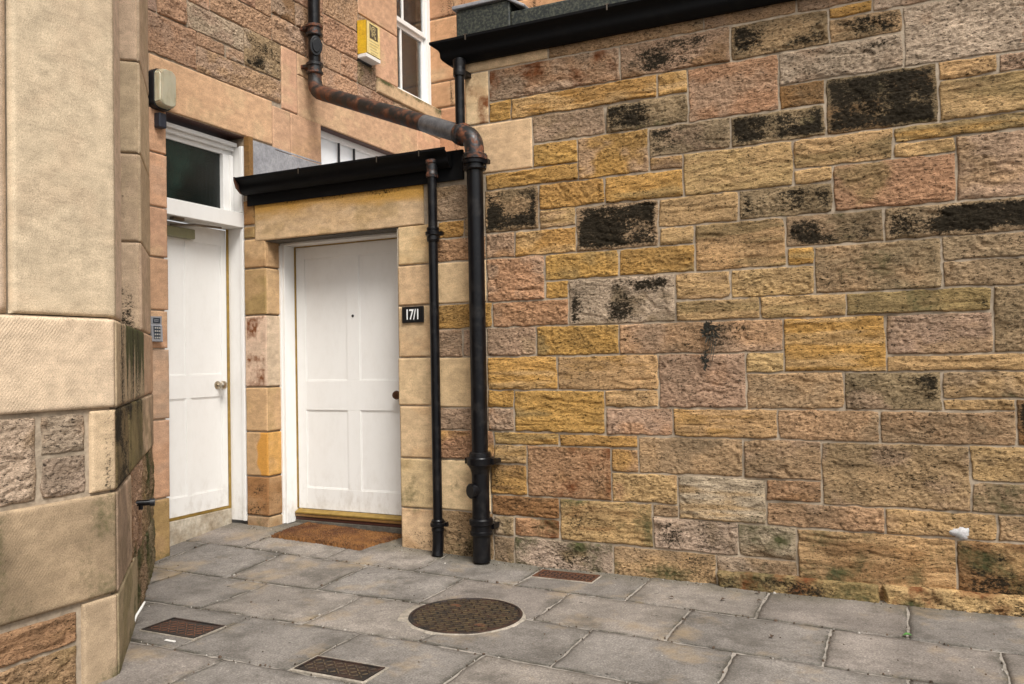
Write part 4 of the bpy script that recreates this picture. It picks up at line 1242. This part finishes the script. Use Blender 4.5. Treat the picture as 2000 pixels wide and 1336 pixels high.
# ================================================================== small fittings
lamp = thing('wall_lamp', 'ribbed cream bulkhead lamp with black back on the stone above the narrow door', 'lamp', (XA, -.78, 3.3))
def rbox(mb, x0, x1, yc, zc, hy, hz, r0, r1, n=6):
    """rounded box growing from the wall in +x; r0/r1: inset at the wall and at the front"""
    rings = []
    for x, ins in ((x0, r0), (x0 + (x1 - x0) * .7, r0 + .002), (x0 + (x1 - x0) * .92, r1 * .6), (x1, r1)):
        ring = []
        cr = .045
        for (sy, sz, a0) in ((1, 1, 0), (-1, 1, 90), (-1, -1, 180), (1, -1, 270)):
            for k in range(n + 1):
                a = R(a0 + 90 * k / n)
                ring.append((x, yc + sy * (hy - cr - ins * .6) + cr * math.cos(a) * (1), zc + sz * (hz - cr - ins * .6) + cr * math.sin(a)))
        rings.append(ring)
    m_ = len(rings[0])
    vs = [p for r in rings for p in r]
    fs = [(i * m_ + k, i * m_ + (k + 1) % m_, (i + 1) * m_ + (k + 1) % m_, (i + 1) * m_ + k) for i in range(3) for k in range(m_)]
    mb.add(vs, fs, True); mb.add(rings[-1], [tuple(range(m_))])
mb = MB(); rbox(mb, XA + .006, XA + .055, -.835, 3.300, .080, .140, 0, .002)
mb.build('backplate', M['black_plastic'], lamp)
def mat_diffuser():
    mt, nt, p = newmat('yellowed ribbed diffuser')
    v = objvec(nt)
    sp = N(nt, "SeparateXYZ"); nt.links.new(v, sp.inputs[0])
    w = N(nt, "TexWave", wave_type='BANDS', bands_direction='Y', Scale=42.0, Distortion=0.2)
    nt.links.new(v, w.inputs['Vector'])
    f = ramp(nt, noise(nt, v, 18, 4, .6, (1, 1, .4)), [(.45, 0.0), (.75, .8)])
    c = mix(nt, f, (.66, .61, .45), (.36, .31, .16))
    nt.links.new(c, p.inputs['Base Color'])
    p.inputs['Roughness'].default_value = .3
    p.inputs['Subsurface Weight'].default_value = .15
    bump(nt, p, w.outputs['Fac'], .9, .006)
    return mt
M['diffuser'] = mat_diffuser()
mb = MB(); rbox(mb, XA + .055, XA + .115, -.832, 3.302, .074, .135, .004, .022)
mb.build('diffuser', M['diffuser'], lamp)
mb = MB(); mb.box(XA + .006, XA + .062, -.870, -.805, 3.03, 3.135)
mb.build('cable_box', M['navy_plastic'], lamp, .008)

alarm = thing('alarm_box', 'yellow burglar alarm box with dark square emblem on the house wall by the sash window', 'alarm', (XA, 1.7, 4.4))
ay0, ay1, az0, az1, ax = 1.540, 1.765, 4.285, 4.655, XA + .115
mb = MB()
mb.add([(XA + .018, ay0 - .012, az0 + .05), (ax, ay0, az0 + .05), (ax, ay1, az0 + .05), (XA + .018, ay1 + .012, az0 + .05), (XA + .018, ay0 - .012, az1 + .005), (ax, ay0, az1), (ax, ay1, az1), (XA + .018, ay1 + .012, az1 + .005)],
       [(0, 1, 2, 3)[::-1], (4, 5, 6, 7), (0, 4, 5, 1)[::-1], (2, 6, 7, 3)[::-1], (3, 7, 4, 0)[::-1]])
mb.f[2] = mb.f[2][::-1]; mb.f[3] = mb.f[3][::-1]
ac = mb.build('cover', M['yellow'], alarm)
mb = MB(); mb.box(ax + .0005, ax + .004, ay0 + .004, ay1 - .004, az0 + .055, az1 - .004)
fp = mb.build('front_panel', M['pale_yellow'], alarm, .001)
mb = MB(); mb.box(XA + .012, ax + .002, ay0 - .006, ay1 + .006, az0 + .012, az0 + .048)
mb.build('base', M['white_plastic'], alarm, .004)
mb = MB(); mb.box(XA - .004, XA + .014, ay0 - .004, ay1 + .004, az0 - .006, az1 - .006)
mb.build('back_plate', M['black_plastic'], alarm)
mb = MB(); mb.box(ax + .0045, ax + .0065, ay0 + .045, ay0 + .180, az1 - .160, az1 - .022)
em = mb.build('emblem', M['logo_dark'], fp)
mb = MB()
def ringm(mb, y, z, r, w, a0=0, a1=360, n=18, x=ax + .0068):
    for k in range(n):
        t0, t1 = R(a0 + (a1 - a0) * k / n), R(a0 + (a1 - a0) * (k + 1) / n)
        mb.add([(x, y + r * math.cos(t0), z + r * math.sin(t0)), (x, y + (r + w) * math.cos(t0), z + (r + w) * math.sin(t0)), (x, y + (r + w) * math.cos(t1), z + (r + w) * math.sin(t1)), (x, y + r * math.cos(t1), z + r * math.sin(t1))], [(0, 1, 2, 3)])
yc_, zc_ = ay0 + .112, az1 - .075
ringm(mb, yc_, zc_, .012, .010); ringm(mb, yc_, zc_, .032, .009, 20, 340); ringm(mb, yc_ - .022, zc_ - .046, .006, .008); ringm(mb, yc_ + .020, zc_ - .046, .006, .009, 90, 350); ringm(mb, yc_ + .026, zc_ - .066, .002, .010)
mb.box(ax + .0066, ax + .0069, yc_ - .056, yc_ - .048, zc_ - .01, zc_ + .038)
mb.build('emblem_rings', M['faint_print'], em)
mb = MB()
for k, (a, b) in enumerate(((.03, .20), (.045, .185), (.045, .165), (.055, .185), (.06, .17))):
    z_ = az1 - .185 - k * .028
    mb.box(ax + .0042, ax + .0048, ay0 + a, ay0 + b, z_ - .008, z_ + .002)
mb.build('faded_lines', M['faint_print'], fp)

key = thing('entry_keypad', 'silver entry keypad with dark buttons panel on the stone left of the narrow door', 'keypad', (XA, -.9, 1.62))
ky0, ky1 = -.945, -.852
mb = MB()
mb.prism([(0, 0)], 0, 0) if False else None
pf = [(XA + .006, 1.532), (XA + .050, 1.532), (XA + .046, 1.640), (XA + .038, 1.650), (XA + .044, 1.706), (XA + .006, 1.706)]
n_ = len(pf)
a = [(x, ky0, z) for x, z in pf]; b = [(x, ky1, z) for x, z in pf]
mb.add(a + b, [(i, (i + 1) % n_, n_ + (i + 1) % n_, n_ + i)[::-1] for i in range(n_)] + [tuple(range(n_))[::-1], tuple(range(n_, 2 * n_))])
hk = mb.build('housing', M['silver'], key, .003)
mb = MB(); mb.box(XA + .030, XA + .0505, ky0 + .020, ky1 - .014, 1.548, 1.640)
mb.build('button_panel', M['dark_panel'], key, .004)
mb = MB(); mb.box(XA + .030, XA + .0452, ky0 + .022, ky1 - .012, 1.660, 1.697)
sc = mb.build('display', M['dark_panel'], key, .004)
mb = MB()
mb.box(XA + .0448, XA + .0456, ky0 + .030, ky0 + .034, 1.668, 1.688); mb.box(XA + .0448, XA + .0456, ky0 + .036, ky1 - .026, 1.680, 1.685); mb.box(XA + .0448, XA + .0456, ky0 + .036, ky1 - .030, 1.670, 1.674)
mb.build('display_text', M['silver'], sc)
for iz in range(4):
    for iy in range(3):
        mb = MB()
        yb, zb = ky0 + .031 + iy * .0180, 1.559 + iz * .0225
        mb.box(XA + .050, XA + .0545, yb - .0055, yb + .0055, zb - .006, zb + .006)
        mb.build('button', M['button'], key, .0015)

plate = thing('number_plate', 'black house number plate reading 17/1 on the stone between door and slim downpipe', 'sign', (-3.15, 0, 1.69))
mb = MB(); mb.box(-3.236, -3.060, -.022, -.006, 1.636, 1.750)
mb.build('plate', M['sign_black'], plate, .002)
def text_mesh(txt, size, loc, rot, mat, parent, name, ext=.0012):
    cu = bpy.data.curves.new(name, 'FONT')
    cu.body = txt; cu.size = size; cu.extrude = ext; cu.align_x = 'CENTER'; cu.align_y = 'CENTER'; cu.space_character = .92; cu.offset = .0012
    tmp = bpy.data.objects.new(name, cu)
    COL.objects.link(tmp)
    dg = bpy.context.evaluated_depsgraph_get()
    me = bpy.data.meshes.new_from_object(tmp.evaluated_get(dg))
    bpy.data.objects.remove(tmp)
    me.transform(Matrix.Translation(loc) @ rot @ Matrix.Diagonal((.82, 1.12, 1, 1)))
    me.materials.clear()
    return link(name, me, mat, parent)
text_mesh('17/1', .092, Vector((-3.148, -.0225, 1.690)), Matrix.Rotation(R(90), 4, 'X'), M['sign_white'], plate, 'numerals')

# ================================================================== dead weed, litter, leaves
weed = thing('wall_weed', 'dark withered weed rooted in a joint of the long wall with a stain below', 'plant', (-1.06, -.02, 1.52))
mb = MB()
rr = random.Random(3)
for k in range(60):
    a = rr.uniform(0, 6.28); l = rr.uniform(.015, .06)
    p = Vector((-1.06 + rr.gauss(0, .022), -.022 - rr.random() * .03, 1.515 + rr.gauss(0, .018)))
    d = Vector((math.cos(a), -rr.random() * .6, math.sin(a) * .8)).normalized()
    s_ = d.cross(Vector((0, 1, .3))).normalized() * rr.uniform(.003, .009)
    mb.add([p, p + d * l * .5 + s_, p + d * l, p + d * l * .5 - s_], [(0, 1, 2, 3)])
mb.build('foliage', M['weed'], weed)
mb = MB()
for k in range(5): mb.tube([(-1.06, .005, 1.50), (-1.07 + .012 * k, -.03, 1.50 - .01 * k), (-1.08 + .008 * k, -.035, 1.45 - .03 * k)], .0022, 5)
mb.build('stem', M['weed'], weed)
w2_ = thing('wall_weed', 'small dark stain made as a black tuft on the pink stone below the withered weed', 'plant', (-1.09, -.02, 1.33))  # dark stain on the stone, modelled as a raised tuft
mb = MB()
for k in range(60):
    a = rr.uniform(0, 6.28); l = rr.uniform(.01, .035)
    p = Vector((-1.088 + rr.gauss(0, .010), -.026 - rr.random() * .015, 1.335 + rr.gauss(0, .030)))
    d = Vector((math.cos(a), -rr.random() * .5, math.sin(a))).normalized()
    s_ = d.cross(Vector((0, 1, .3))).normalized() * rr.uniform(.002, .006)
    mb.add([p, p + d * l * .5 + s_, p + d * l, p + d * l * .5 - s_], [(0, 1, 2, 3)])
mb.build('foliage', M['weed'], w2_)
st = MB()
st.tube([(-3.70, -1.92, .012), (-3.70, -1.90, .05), (-3.705, -1.86, .085), (-3.72, -1.83, .10)], [.006, .007, .007, .005], 8)
tag(st.build('plastic_strip', M['white_plastic']), 'white curved plastic offcut leaning where the bay meets the paving', 'litter')
st = MB(); st.box(-3.35, -3.285, -2.030, -2.018, .004, .008)
tag(st.build('paper_scrap', M['white_plastic']), 'thin pale scrap lying beside the rusty cover nearest the bay', 'litter')
def leaf(x, y, size, mat, label, rot, seed):
    mb = MB(); rr = random.Random(seed)
    z = ground_z(x, y) + .008
    n = 8
    for s_ in (-1, 1):
        pts = []
        for k in range(n + 1):
            t = k / n
            pts.append((t, s_ * .28 * math.sin(math.pi * t) * (1 + .3 * rr.random())))
        for k in range(n):
            q = []
            for (t, w) in ((pts[k][0], 0), (pts[k + 1][0], 0), pts[k + 1], pts[k]):
                px, py = (t - .5) * size, w * size
                q.append((x + px * math.cos(rot) - py * math.sin(rot), y + px * math.sin(rot) + py * math.cos(rot), z + .10 * size * math.sin(3 * t) + abs(w) * size * .5))
            mb.add(q, [(0, 1, 2, 3) if s_ > 0 else (3, 2, 1, 0)], True)
    return tag(mb.build('fallen_leaf', mat), label, 'leaf', 'small leaves fallen on the paving')
leaf(-.032, -.61, .045, M['leaf_green'], 'small bright green leaf in a paving joint at the right', .2, 1)
leaf(-.954, -.338, .035, M['leaf_brown'], 'small dark dead leaf on the slab in front of the wall, left of the pair', 1.0, 2)
leaf(-.800, -.13, .035, M['leaf_brown'], 'small dark dead leaf closest to the wall foot', 2.2, 3)
leaf(-.768, -.29, .030, M['leaf_brown'], 'small curled dead leaf beside the joint in front of the wall', .5, 4)
leaf(-.62, -.86, .035, M['leaf_brown'], 'dead leaf lying out on the paving left of the red-brown joint', 1.5, 5)
leaf(-1.23, -.40, .030, M['leaf_brown'], 'dead leaf on the slab right of the small square cover by the wall', 2.8, 6)

# ================================================================== pavement
pav = Masonry()
rowY = [.35, -.47, -1.005, -1.55, -2.09, -2.63, -3.17, -3.71, -4.25, -4.79, -5.33]
def rowline(k, x):
    if k == 0: return np.full_like(x, .35)
    return rowY[k] - .075 * np.maximum(x + 2.2, 0) + .0 * x
class Pave(Masonry):
    def slab(s, xa, xb, k, seed, gap=.0065):
        rg = np.random.RandomState(seed)
        nx, ny = int((xb - xa) / .022), 26 if k else 40
        t, w = np.meshgrid(np.linspace(0, 1, nx + 1), np.linspace(0, 1, ny + 1))
        x = xa + gap + (xb - xa - 2 * gap) * t
        yt, yb = rowline(k, x) - gap, rowline(k + 1, x) + gap
        y = yb + (yt - yb) * w
        d = np.minimum(np.minimum(x - x.min(), x.max() - x), np.minimum(y - yb, yt - y))
        e = 1 - sstep(0, .03, d)
        x = x + e * .007 * fbm(x * 9 + seed, y * 9, 3, 4)
        y = y + e * .007 * fbm(x * 9, y * 9 + seed, 3, 6)
        tx, ty = rg.uniform(-.0015, .0015, 2)
        z = ground_z(x, y) + tx * (t - .5) + ty * (w - .5) + .0016 * fbm(x * 5, y * 5, 3, 7) + .0010 * fbm(x * 30, y * 30, 2, 8) - .002 * (1 - sstep(0, .012, d)) - .003 * sstep(.3, .9, fbm(x * 6, y * 6, 2, 3)) * (1 - sstep(0, .03, d))
        base = np.array(lin([(124, 116, 109), (117, 111, 105), (129, 121, 113), (121, 115, 109)][rg.randint(4)])) * rg.uniform(.94, 1.05)
        c = base * (1 + .22 * fbm(x * 4, y * 4, 3, 60))[..., None]
        dirt = np.clip((1 - sstep(0, .07, d + .03 * fbm(x * 10, y * 10, 2, 90))) * .30, 0, 1)
        blk = (1 - sstep(.0, .016, np.minimum(y - yb, np.abs(x - x.max())) + .020 * (fbm(x * 5 + seed, y * 5, 3, 19) + .25))) * .85
        dirt = np.clip(dirt + blk, 0, .92)
        wallfoot = np.clip(sstep(-.28, .0, y + .10 * fbm(x * 4, y * 4, 3, 33)) * .55, 0, 1)
        c = c * (1 - dirt[..., None]) + np.array([.048, .042, .030]) * dirt[..., None]
        c = c * (1 - wallfoot[..., None]) + np.array([.085, .075, .045]) * wallfoot[..., None]
        pad = lambda q: np.pad(q, 1, mode='edge')
        x, y, z = pad(x), pad(y), pad(z)
        ring = np.ones_like(x, bool); ring[1:-1, 1:-1] = False
        z[ring] -= .03
        c = np.pad(c, ((1, 1), (1, 1), (0, 0)), mode='edge')
        P = np.stack([x, y, z], -1)
        ny_, nx_ = x.shape
        idx = np.arange(ny_ * nx_).reshape(ny_, nx_) + s.n
        s.F.append(np.stack([idx[:-1, :-1], idx[:-1, 1:], idx[1:, 1:], idx[1:, :-1]], -1).reshape(-1, 4))
        s.P.append(P.reshape(-1, 3)); s.n += ny_ * nx_
        s.C.append(np.hstack([np.clip(c.reshape(-1, 3), .004, .9), np.ones((ny_ * nx_, 1))]))
        s.K.append(np.zeros((ny_ * nx_, 4)))
pv = Pave()
for k in range(10):
    off = -.03 if k % 2 == 0 else -.37
    x = off + .7165 * 5
    kk = 0
    while x > -5.2:
        w = .7165
        pv.slab(x - w, x, k, 7000 + k * 101 + kk)
        x -= w; kk += 1
bk = MB()                                                  # joint bed: follows the ground just under the slab tops
gx, gy = np.linspace(-5.4, 4.2, 97), np.linspace(-5.8, .4, 63)
vs = [(float(a), float(b), float(ground_z(a, b)) - .0055) for b in gy for a in gx]
fs = [(j * 97 + i, j * 97 + i + 1, (j + 1) * 97 + i + 1, (j + 1) * 97 + i) for j in range(62) for i in range(96)]
bk.add(vs, fs)
tag(pv.build('pavement', [M['slab'], M['slab_mortar']], None, bk), kind='structure')
mb = MB()
mb.add([(-60, -60, -.06), (60, -60, -.06), (60, 60, -.06), (-60, 60, -.06)], [(0, 1, 2, 3)])
M['asphalt'] = two_tone('asphalt', (.05, .05, .05), (.07, .068, .065), 30, .4, .7, .9, bmp=.4)
tag(mb.build('ground', M['asphalt']), kind='structure')

gr = MB(); gl = MB()
rg_ = np.random.RandomState(8)
for k in range(1500):
    row = rg_.randint(0, 7)
    x = rg_.uniform(-4.9, 1.6)
    q = rg_.rand()
    if q < .45: y = float(rowline(row + 1, np.array([x]))[0]) + rg_.normal(0, .010)
    elif q < .70:
        x = (-.03 if row % 2 == 0 else -.37) - .7165 * rg_.randint(-3, 7) + rg_.normal(0, .009)
        ya, yb = float(rowline(row, np.array([x]))[0]), float(rowline(row + 1, np.array([x]))[0]); y = rg_.uniform(yb, ya)
    elif q < .88: y = -.02 - abs(rg_.normal(0, .05))
    else: y = rg_.uniform(-3.2, 0)
    if x < -4.68 - .0 or x + y < -5.58 or (y > -.02 and not -4.45 < x < -3.3): continue
    if (x + 2.155) ** 2 + (y + 1.115) ** 2 < .12: continue
    s_ = rg_.uniform(.0015, .0065) * (1 if rg_.rand() < .9 else 1.8)
    z = float(ground_z(x, y)) + .0015
    t_ = gl if rg_.rand() < .16 else gr
    a = rg_.uniform(0, 6.28); e_ = rg_.uniform(.4, 1)
    ring = [(x + s_ * math.cos(a) * math.cos(t) - s_ * e_ * math.sin(a) * math.sin(t), y + s_ * math.sin(a) * math.cos(t) + s_ * e_ * math.cos(a) * math.sin(t), z - .004) for t in (0, 1.05, 2.1, 3.14, 4.2, 5.2)]
    top = [(x + (p[0] - x) * .6, y + (p[1] - y) * .6, z + s_ * .5) for p in ring]
    t_.add(ring + top, [(i, (i + 1) % 6, 6 + (i + 1) % 6, 6 + i) for i in range(6)] + [tuple(range(6, 12))])
M['grit'] = two_tone('brown grit', (.030, .022, .015), (.11, .07, .045), 40, .4, .6, .95)
M['grit_pale'] = simple('pale grit', (.36, .33, .29), .9, var=.3)
tag(gr.build('grit', M['grit']), kind='stuff'); tag(gl.build('pale_grit', M['grit_pale']), kind='stuff')
# ================================================================== iron covers and the mat
mc = thing('manhole_cover', 'large round rusty manhole cover with brick-like tread set in pale cement', 'manhole cover', (-2.155, -1.12, 0))
cx, cy, cr = -2.155, -1.115, .302
mb = MB()
n = 72
rr = random.Random(11)
ro = []
for k in range(n):
    a = 2 * math.pi * k / n
    ro.append(cr + .008 + .011 * (1 + math.sin(a * 3 + 1.2)) * (.3 + .7 * rr.random()) + (.050 if 2.9 < a < 3.8 else 0) + (.02 if 1.1 < a < 1.8 else 0))
def ring_pts(rl, z): return [(cx + (rl[k] if isinstance(rl, list) else rl) * math.cos(2 * math.pi * k / n), cy + (rl[k] if isinstance(rl, list) else rl) * math.sin(2 * math.pi * k / n), z) for k in range(n)]
A_, B_, C_ = ring_pts(ro, -.004), ring_pts([q - .008 for q in ro], .0065), ring_pts(cr + .002, .0075)
mb.add(A_ + B_ + C_, [(j * n + k, j * n + (k + 1) % n, (j + 1) * n + (k + 1) % n, (j + 1) * n + k) for j in range(2) for k in range(n)], True)
mb.build('cement_collar', M['cement'], mc)
mb = MB()
A_, B_, C_, D_ = ring_pts(cr + .002, .002), ring_pts(cr, .011), ring_pts(cr - .014, .012), ring_pts(cr - .016, .006)
mb.add(A_ + B_ + C_ + D_, [(j * n + k, j * n + (k + 1) % n, (j + 1) * n + (k + 1) % n, (j + 1) * n + k) for j in range(3) for k in range(n)])
mb.build('rim', M['iron_cover'], mc)
mb = MB(); D_ = ring_pts(cr - .0155, .0065)
mb.add(D_, [tuple(range(n))])
mb.build('lid', M['iron_cover'], mc)
mb = MB()
rot = R(40)
ca, sa = math.cos(rot), math.sin(rot)
pitch = .034
for j in range(-9, 10):
    v = j * pitch
    if abs(v) > cr - .03: continue
    half = math.sqrt((cr - .024) ** 2 - v * v)
    u = -half
    seg_ = .082
    s0 = -half
    q = -cr + (seg_ / 2 if j % 2 else 0)
    while q < half:
        u0, u1 = max(q + .006, -half), min(q + seg_ - .006, half)
        if u1 - u0 > .012:
            o_ = Vector((cx, cy, 0))
            mb.obox(o_, (ca, sa, 0), (-sa, ca, 0), Z, u0, u1, v - .0028, v + .0028, .006, .0125)
            if rr.random() < .75: mb.obox(o_, (ca, sa, 0), (-sa, ca, 0), Z, u0 + .001, u0 + .005, v + .0032, min(v + pitch - .005, math.sqrt(max((cr - .024) ** 2 - u0 * u0, 0))), .006, .0115)
        q += seg_
mb.build('tread', M['iron_rib'], mc, .0015)
for (a, b) in ((-.13, .13), (.15, -.12)):
    mb = MB(); mb.box(cx + a - .03, cx + a + .03, cy + b - .017, cy + b + .017, .0055, .0100)
    mb.build('keyhole', M['iron_orange'], mc, .002)
def hatch(x0, x1, y0, y1, label, mats, diag, coll):
    xc, yc = (x0 + x1) / 2, (y0 + y1) / 2
    z = float(ground_z(xc, yc)) + .004
    t = thing('inspection_cover', label, 'drain cover', (xc, yc, z), 'small rectangular iron covers in the paving')
    mb = MB()
    if coll:
        w_ = coll
        for (a, b, c, d) in ((x0 - w_, x1 + w_, y1, y1 + w_), (x0 - w_, x1 + w_, y0 - w_, y0), (x0 - w_, x0, y0, y1), (x1, x1 + w_, y0, y1)): mb.box(a, b, c, d, z - .015, z + .002)
        mb.build('cement_edge', M['cement'], t, .002)
    mb = MB()
    for (a, b, c, d) in ((x0, x1, y1 - .012, y1), (x0, x1, y0, y0 + .012), (x0, x0 + .012, y0 + .012, y1 - .012), (x1 - .012, x1, y0 + .012, y1 - .012)): mb.box(a + .0005, b - .0005, c + .0003, d - .0003, z - .01, z + .0055)
    mb.build('rim', mats[0], t)
    mb = MB(); mb.box(x0 + .0125, x1 - .0125, y0 + .0125, y1 - .0125, z - .01, z + .0015)
    mb.build('lid', mats[0], t)
    mb = MB()
    p = .030
    nx, ny = int((x1 - x0 - .03) / p), int((y1 - y0 - .03) / p)
    for i in range(nx):
        for j in range(ny):
            c = Vector((x0 + .02 + (i + .5) * p, y0 + .02 + (j + .5) * p, z))
            a = R(45 if (i + j) % 2 else -45) + (0 if diag else R(0))
            mb.obox(c, (math.cos(a), math.sin(a), 0), (-math.sin(a), math.cos(a), 0), Z, -.013, .013, -.003, .003, .001, .0052)
    mb.build('tread', mats[1], t, .001)
    return t
hatch(-3.60, -3.235, -1.955, -1.745, 'rusty rectangular cover beside the foot of the stone bay', (M['iron_cover'], M['iron_orange']), 1, .007)
hatch(-2.495, -2.122, -2.08, -1.917, 'rusty rectangular cover nearest the camera, below the round manhole', (M['iron_cover'], M['iron_rib']), 1, .015)
hatch(-2.15, -1.758, -.262, -.098, 'small dark red cover by the foot of the long wall', (M['iron_orange'], M['iron_cover']), 0, .009)

def doormat():
    me_v, me_f = [], []
    C = [Vector((-4.315, -.20)), Vector((-3.495, -.215)), Vector((-3.415, .232)), Vector((-4.290, .215))]
    nu, nv = 110, 60
    rg = np.random.RandomState(4)
    s, t = np.meshgrid(np.linspace(0, 1, nu), np.linspace(0, 1, nv))
    px = (C[0].x * (1 - s) + C[1].x * s) * (1 - t) + (C[3].x * (1 - s) + C[2].x * s) * t
    py = (C[0].y * (1 - s) + C[1].y * s) * (1 - t) + (C[3].y * (1 - s) + C[2].y * s) * t
    d = np.minimum(np.minimum(s, 1 - s) * .9, np.minimum(t, 1 - t) * .5)
    e = 1 - sstep(0, .03, d)
    px = px + e * .008 * rg.uniform(-1, 1, px.shape) + e * .02 * fbm(px * 3, py * 3, 2, 6); py = py + e * .010 * rg.uniform(-1, 1, px.shape) + e * .02 * fbm(px * 3 + 9, py * 3, 2, 8)
    pz = ground_z(px, py) + .010 + .014 * sstep(0, .012, d) + .0045 * rg.uniform(-1, 1, px.shape) + .003 * fbm(px * 6, py * 6, 2, 3)
    pz[d <= 0] = ground_z(px, py)[d <= 0] - .002
    P = np.stack([px, py, pz], -1).reshape(-1, 3)
    mat_t = thing('doormat', 'worn orange-brown coir doormat in front of the white door 17/1', 'doormat', (-3.82, -.1, .09))
    mb = MB()
    mb.add([tuple(map(float, p)) for p in P], [(j * nu + i, j * nu + i + 1, (j + 1) * nu + i + 1, (j + 1) * nu + i) for j in range(nv - 1) for i in range(nu - 1)])
    mb.build('pile', M['coir'], mat_t)
    b1, b2 = MB(), MB()
    for k in range(9000):
        i = rg.randint(len(P)); p = Vector(P[i]) + Vector((rg.uniform(-.004, .004), rg.uniform(-.004, .004), -.003))
        l = rg.uniform(.007, .015)
        dvec = Vector((rg.uniform(-.6, .6), rg.uniform(-.6, .6), 1)).normalized() * l
        w = Vector((rg.uniform(-1, 1), rg.uniform(-1, 1), 0)).normalized() * .0016
        edge = d.reshape(-1)[i] < .02
        wet = fbm(np.array([p.x * 3.2]), np.array([p.y * 4.5]), 2, 5)[0] > -.05
        (b2 if (edge and rg.rand() < .8) or (wet and rg.rand() < .6) else b1).add([p - w, p + w, p + dvec], [(0, 1, 2)])
    b1.build('bristles', M['coir'], mat_t)
    b2.build('damp_bristles', M['coir_dark'], mat_t)
doormat()
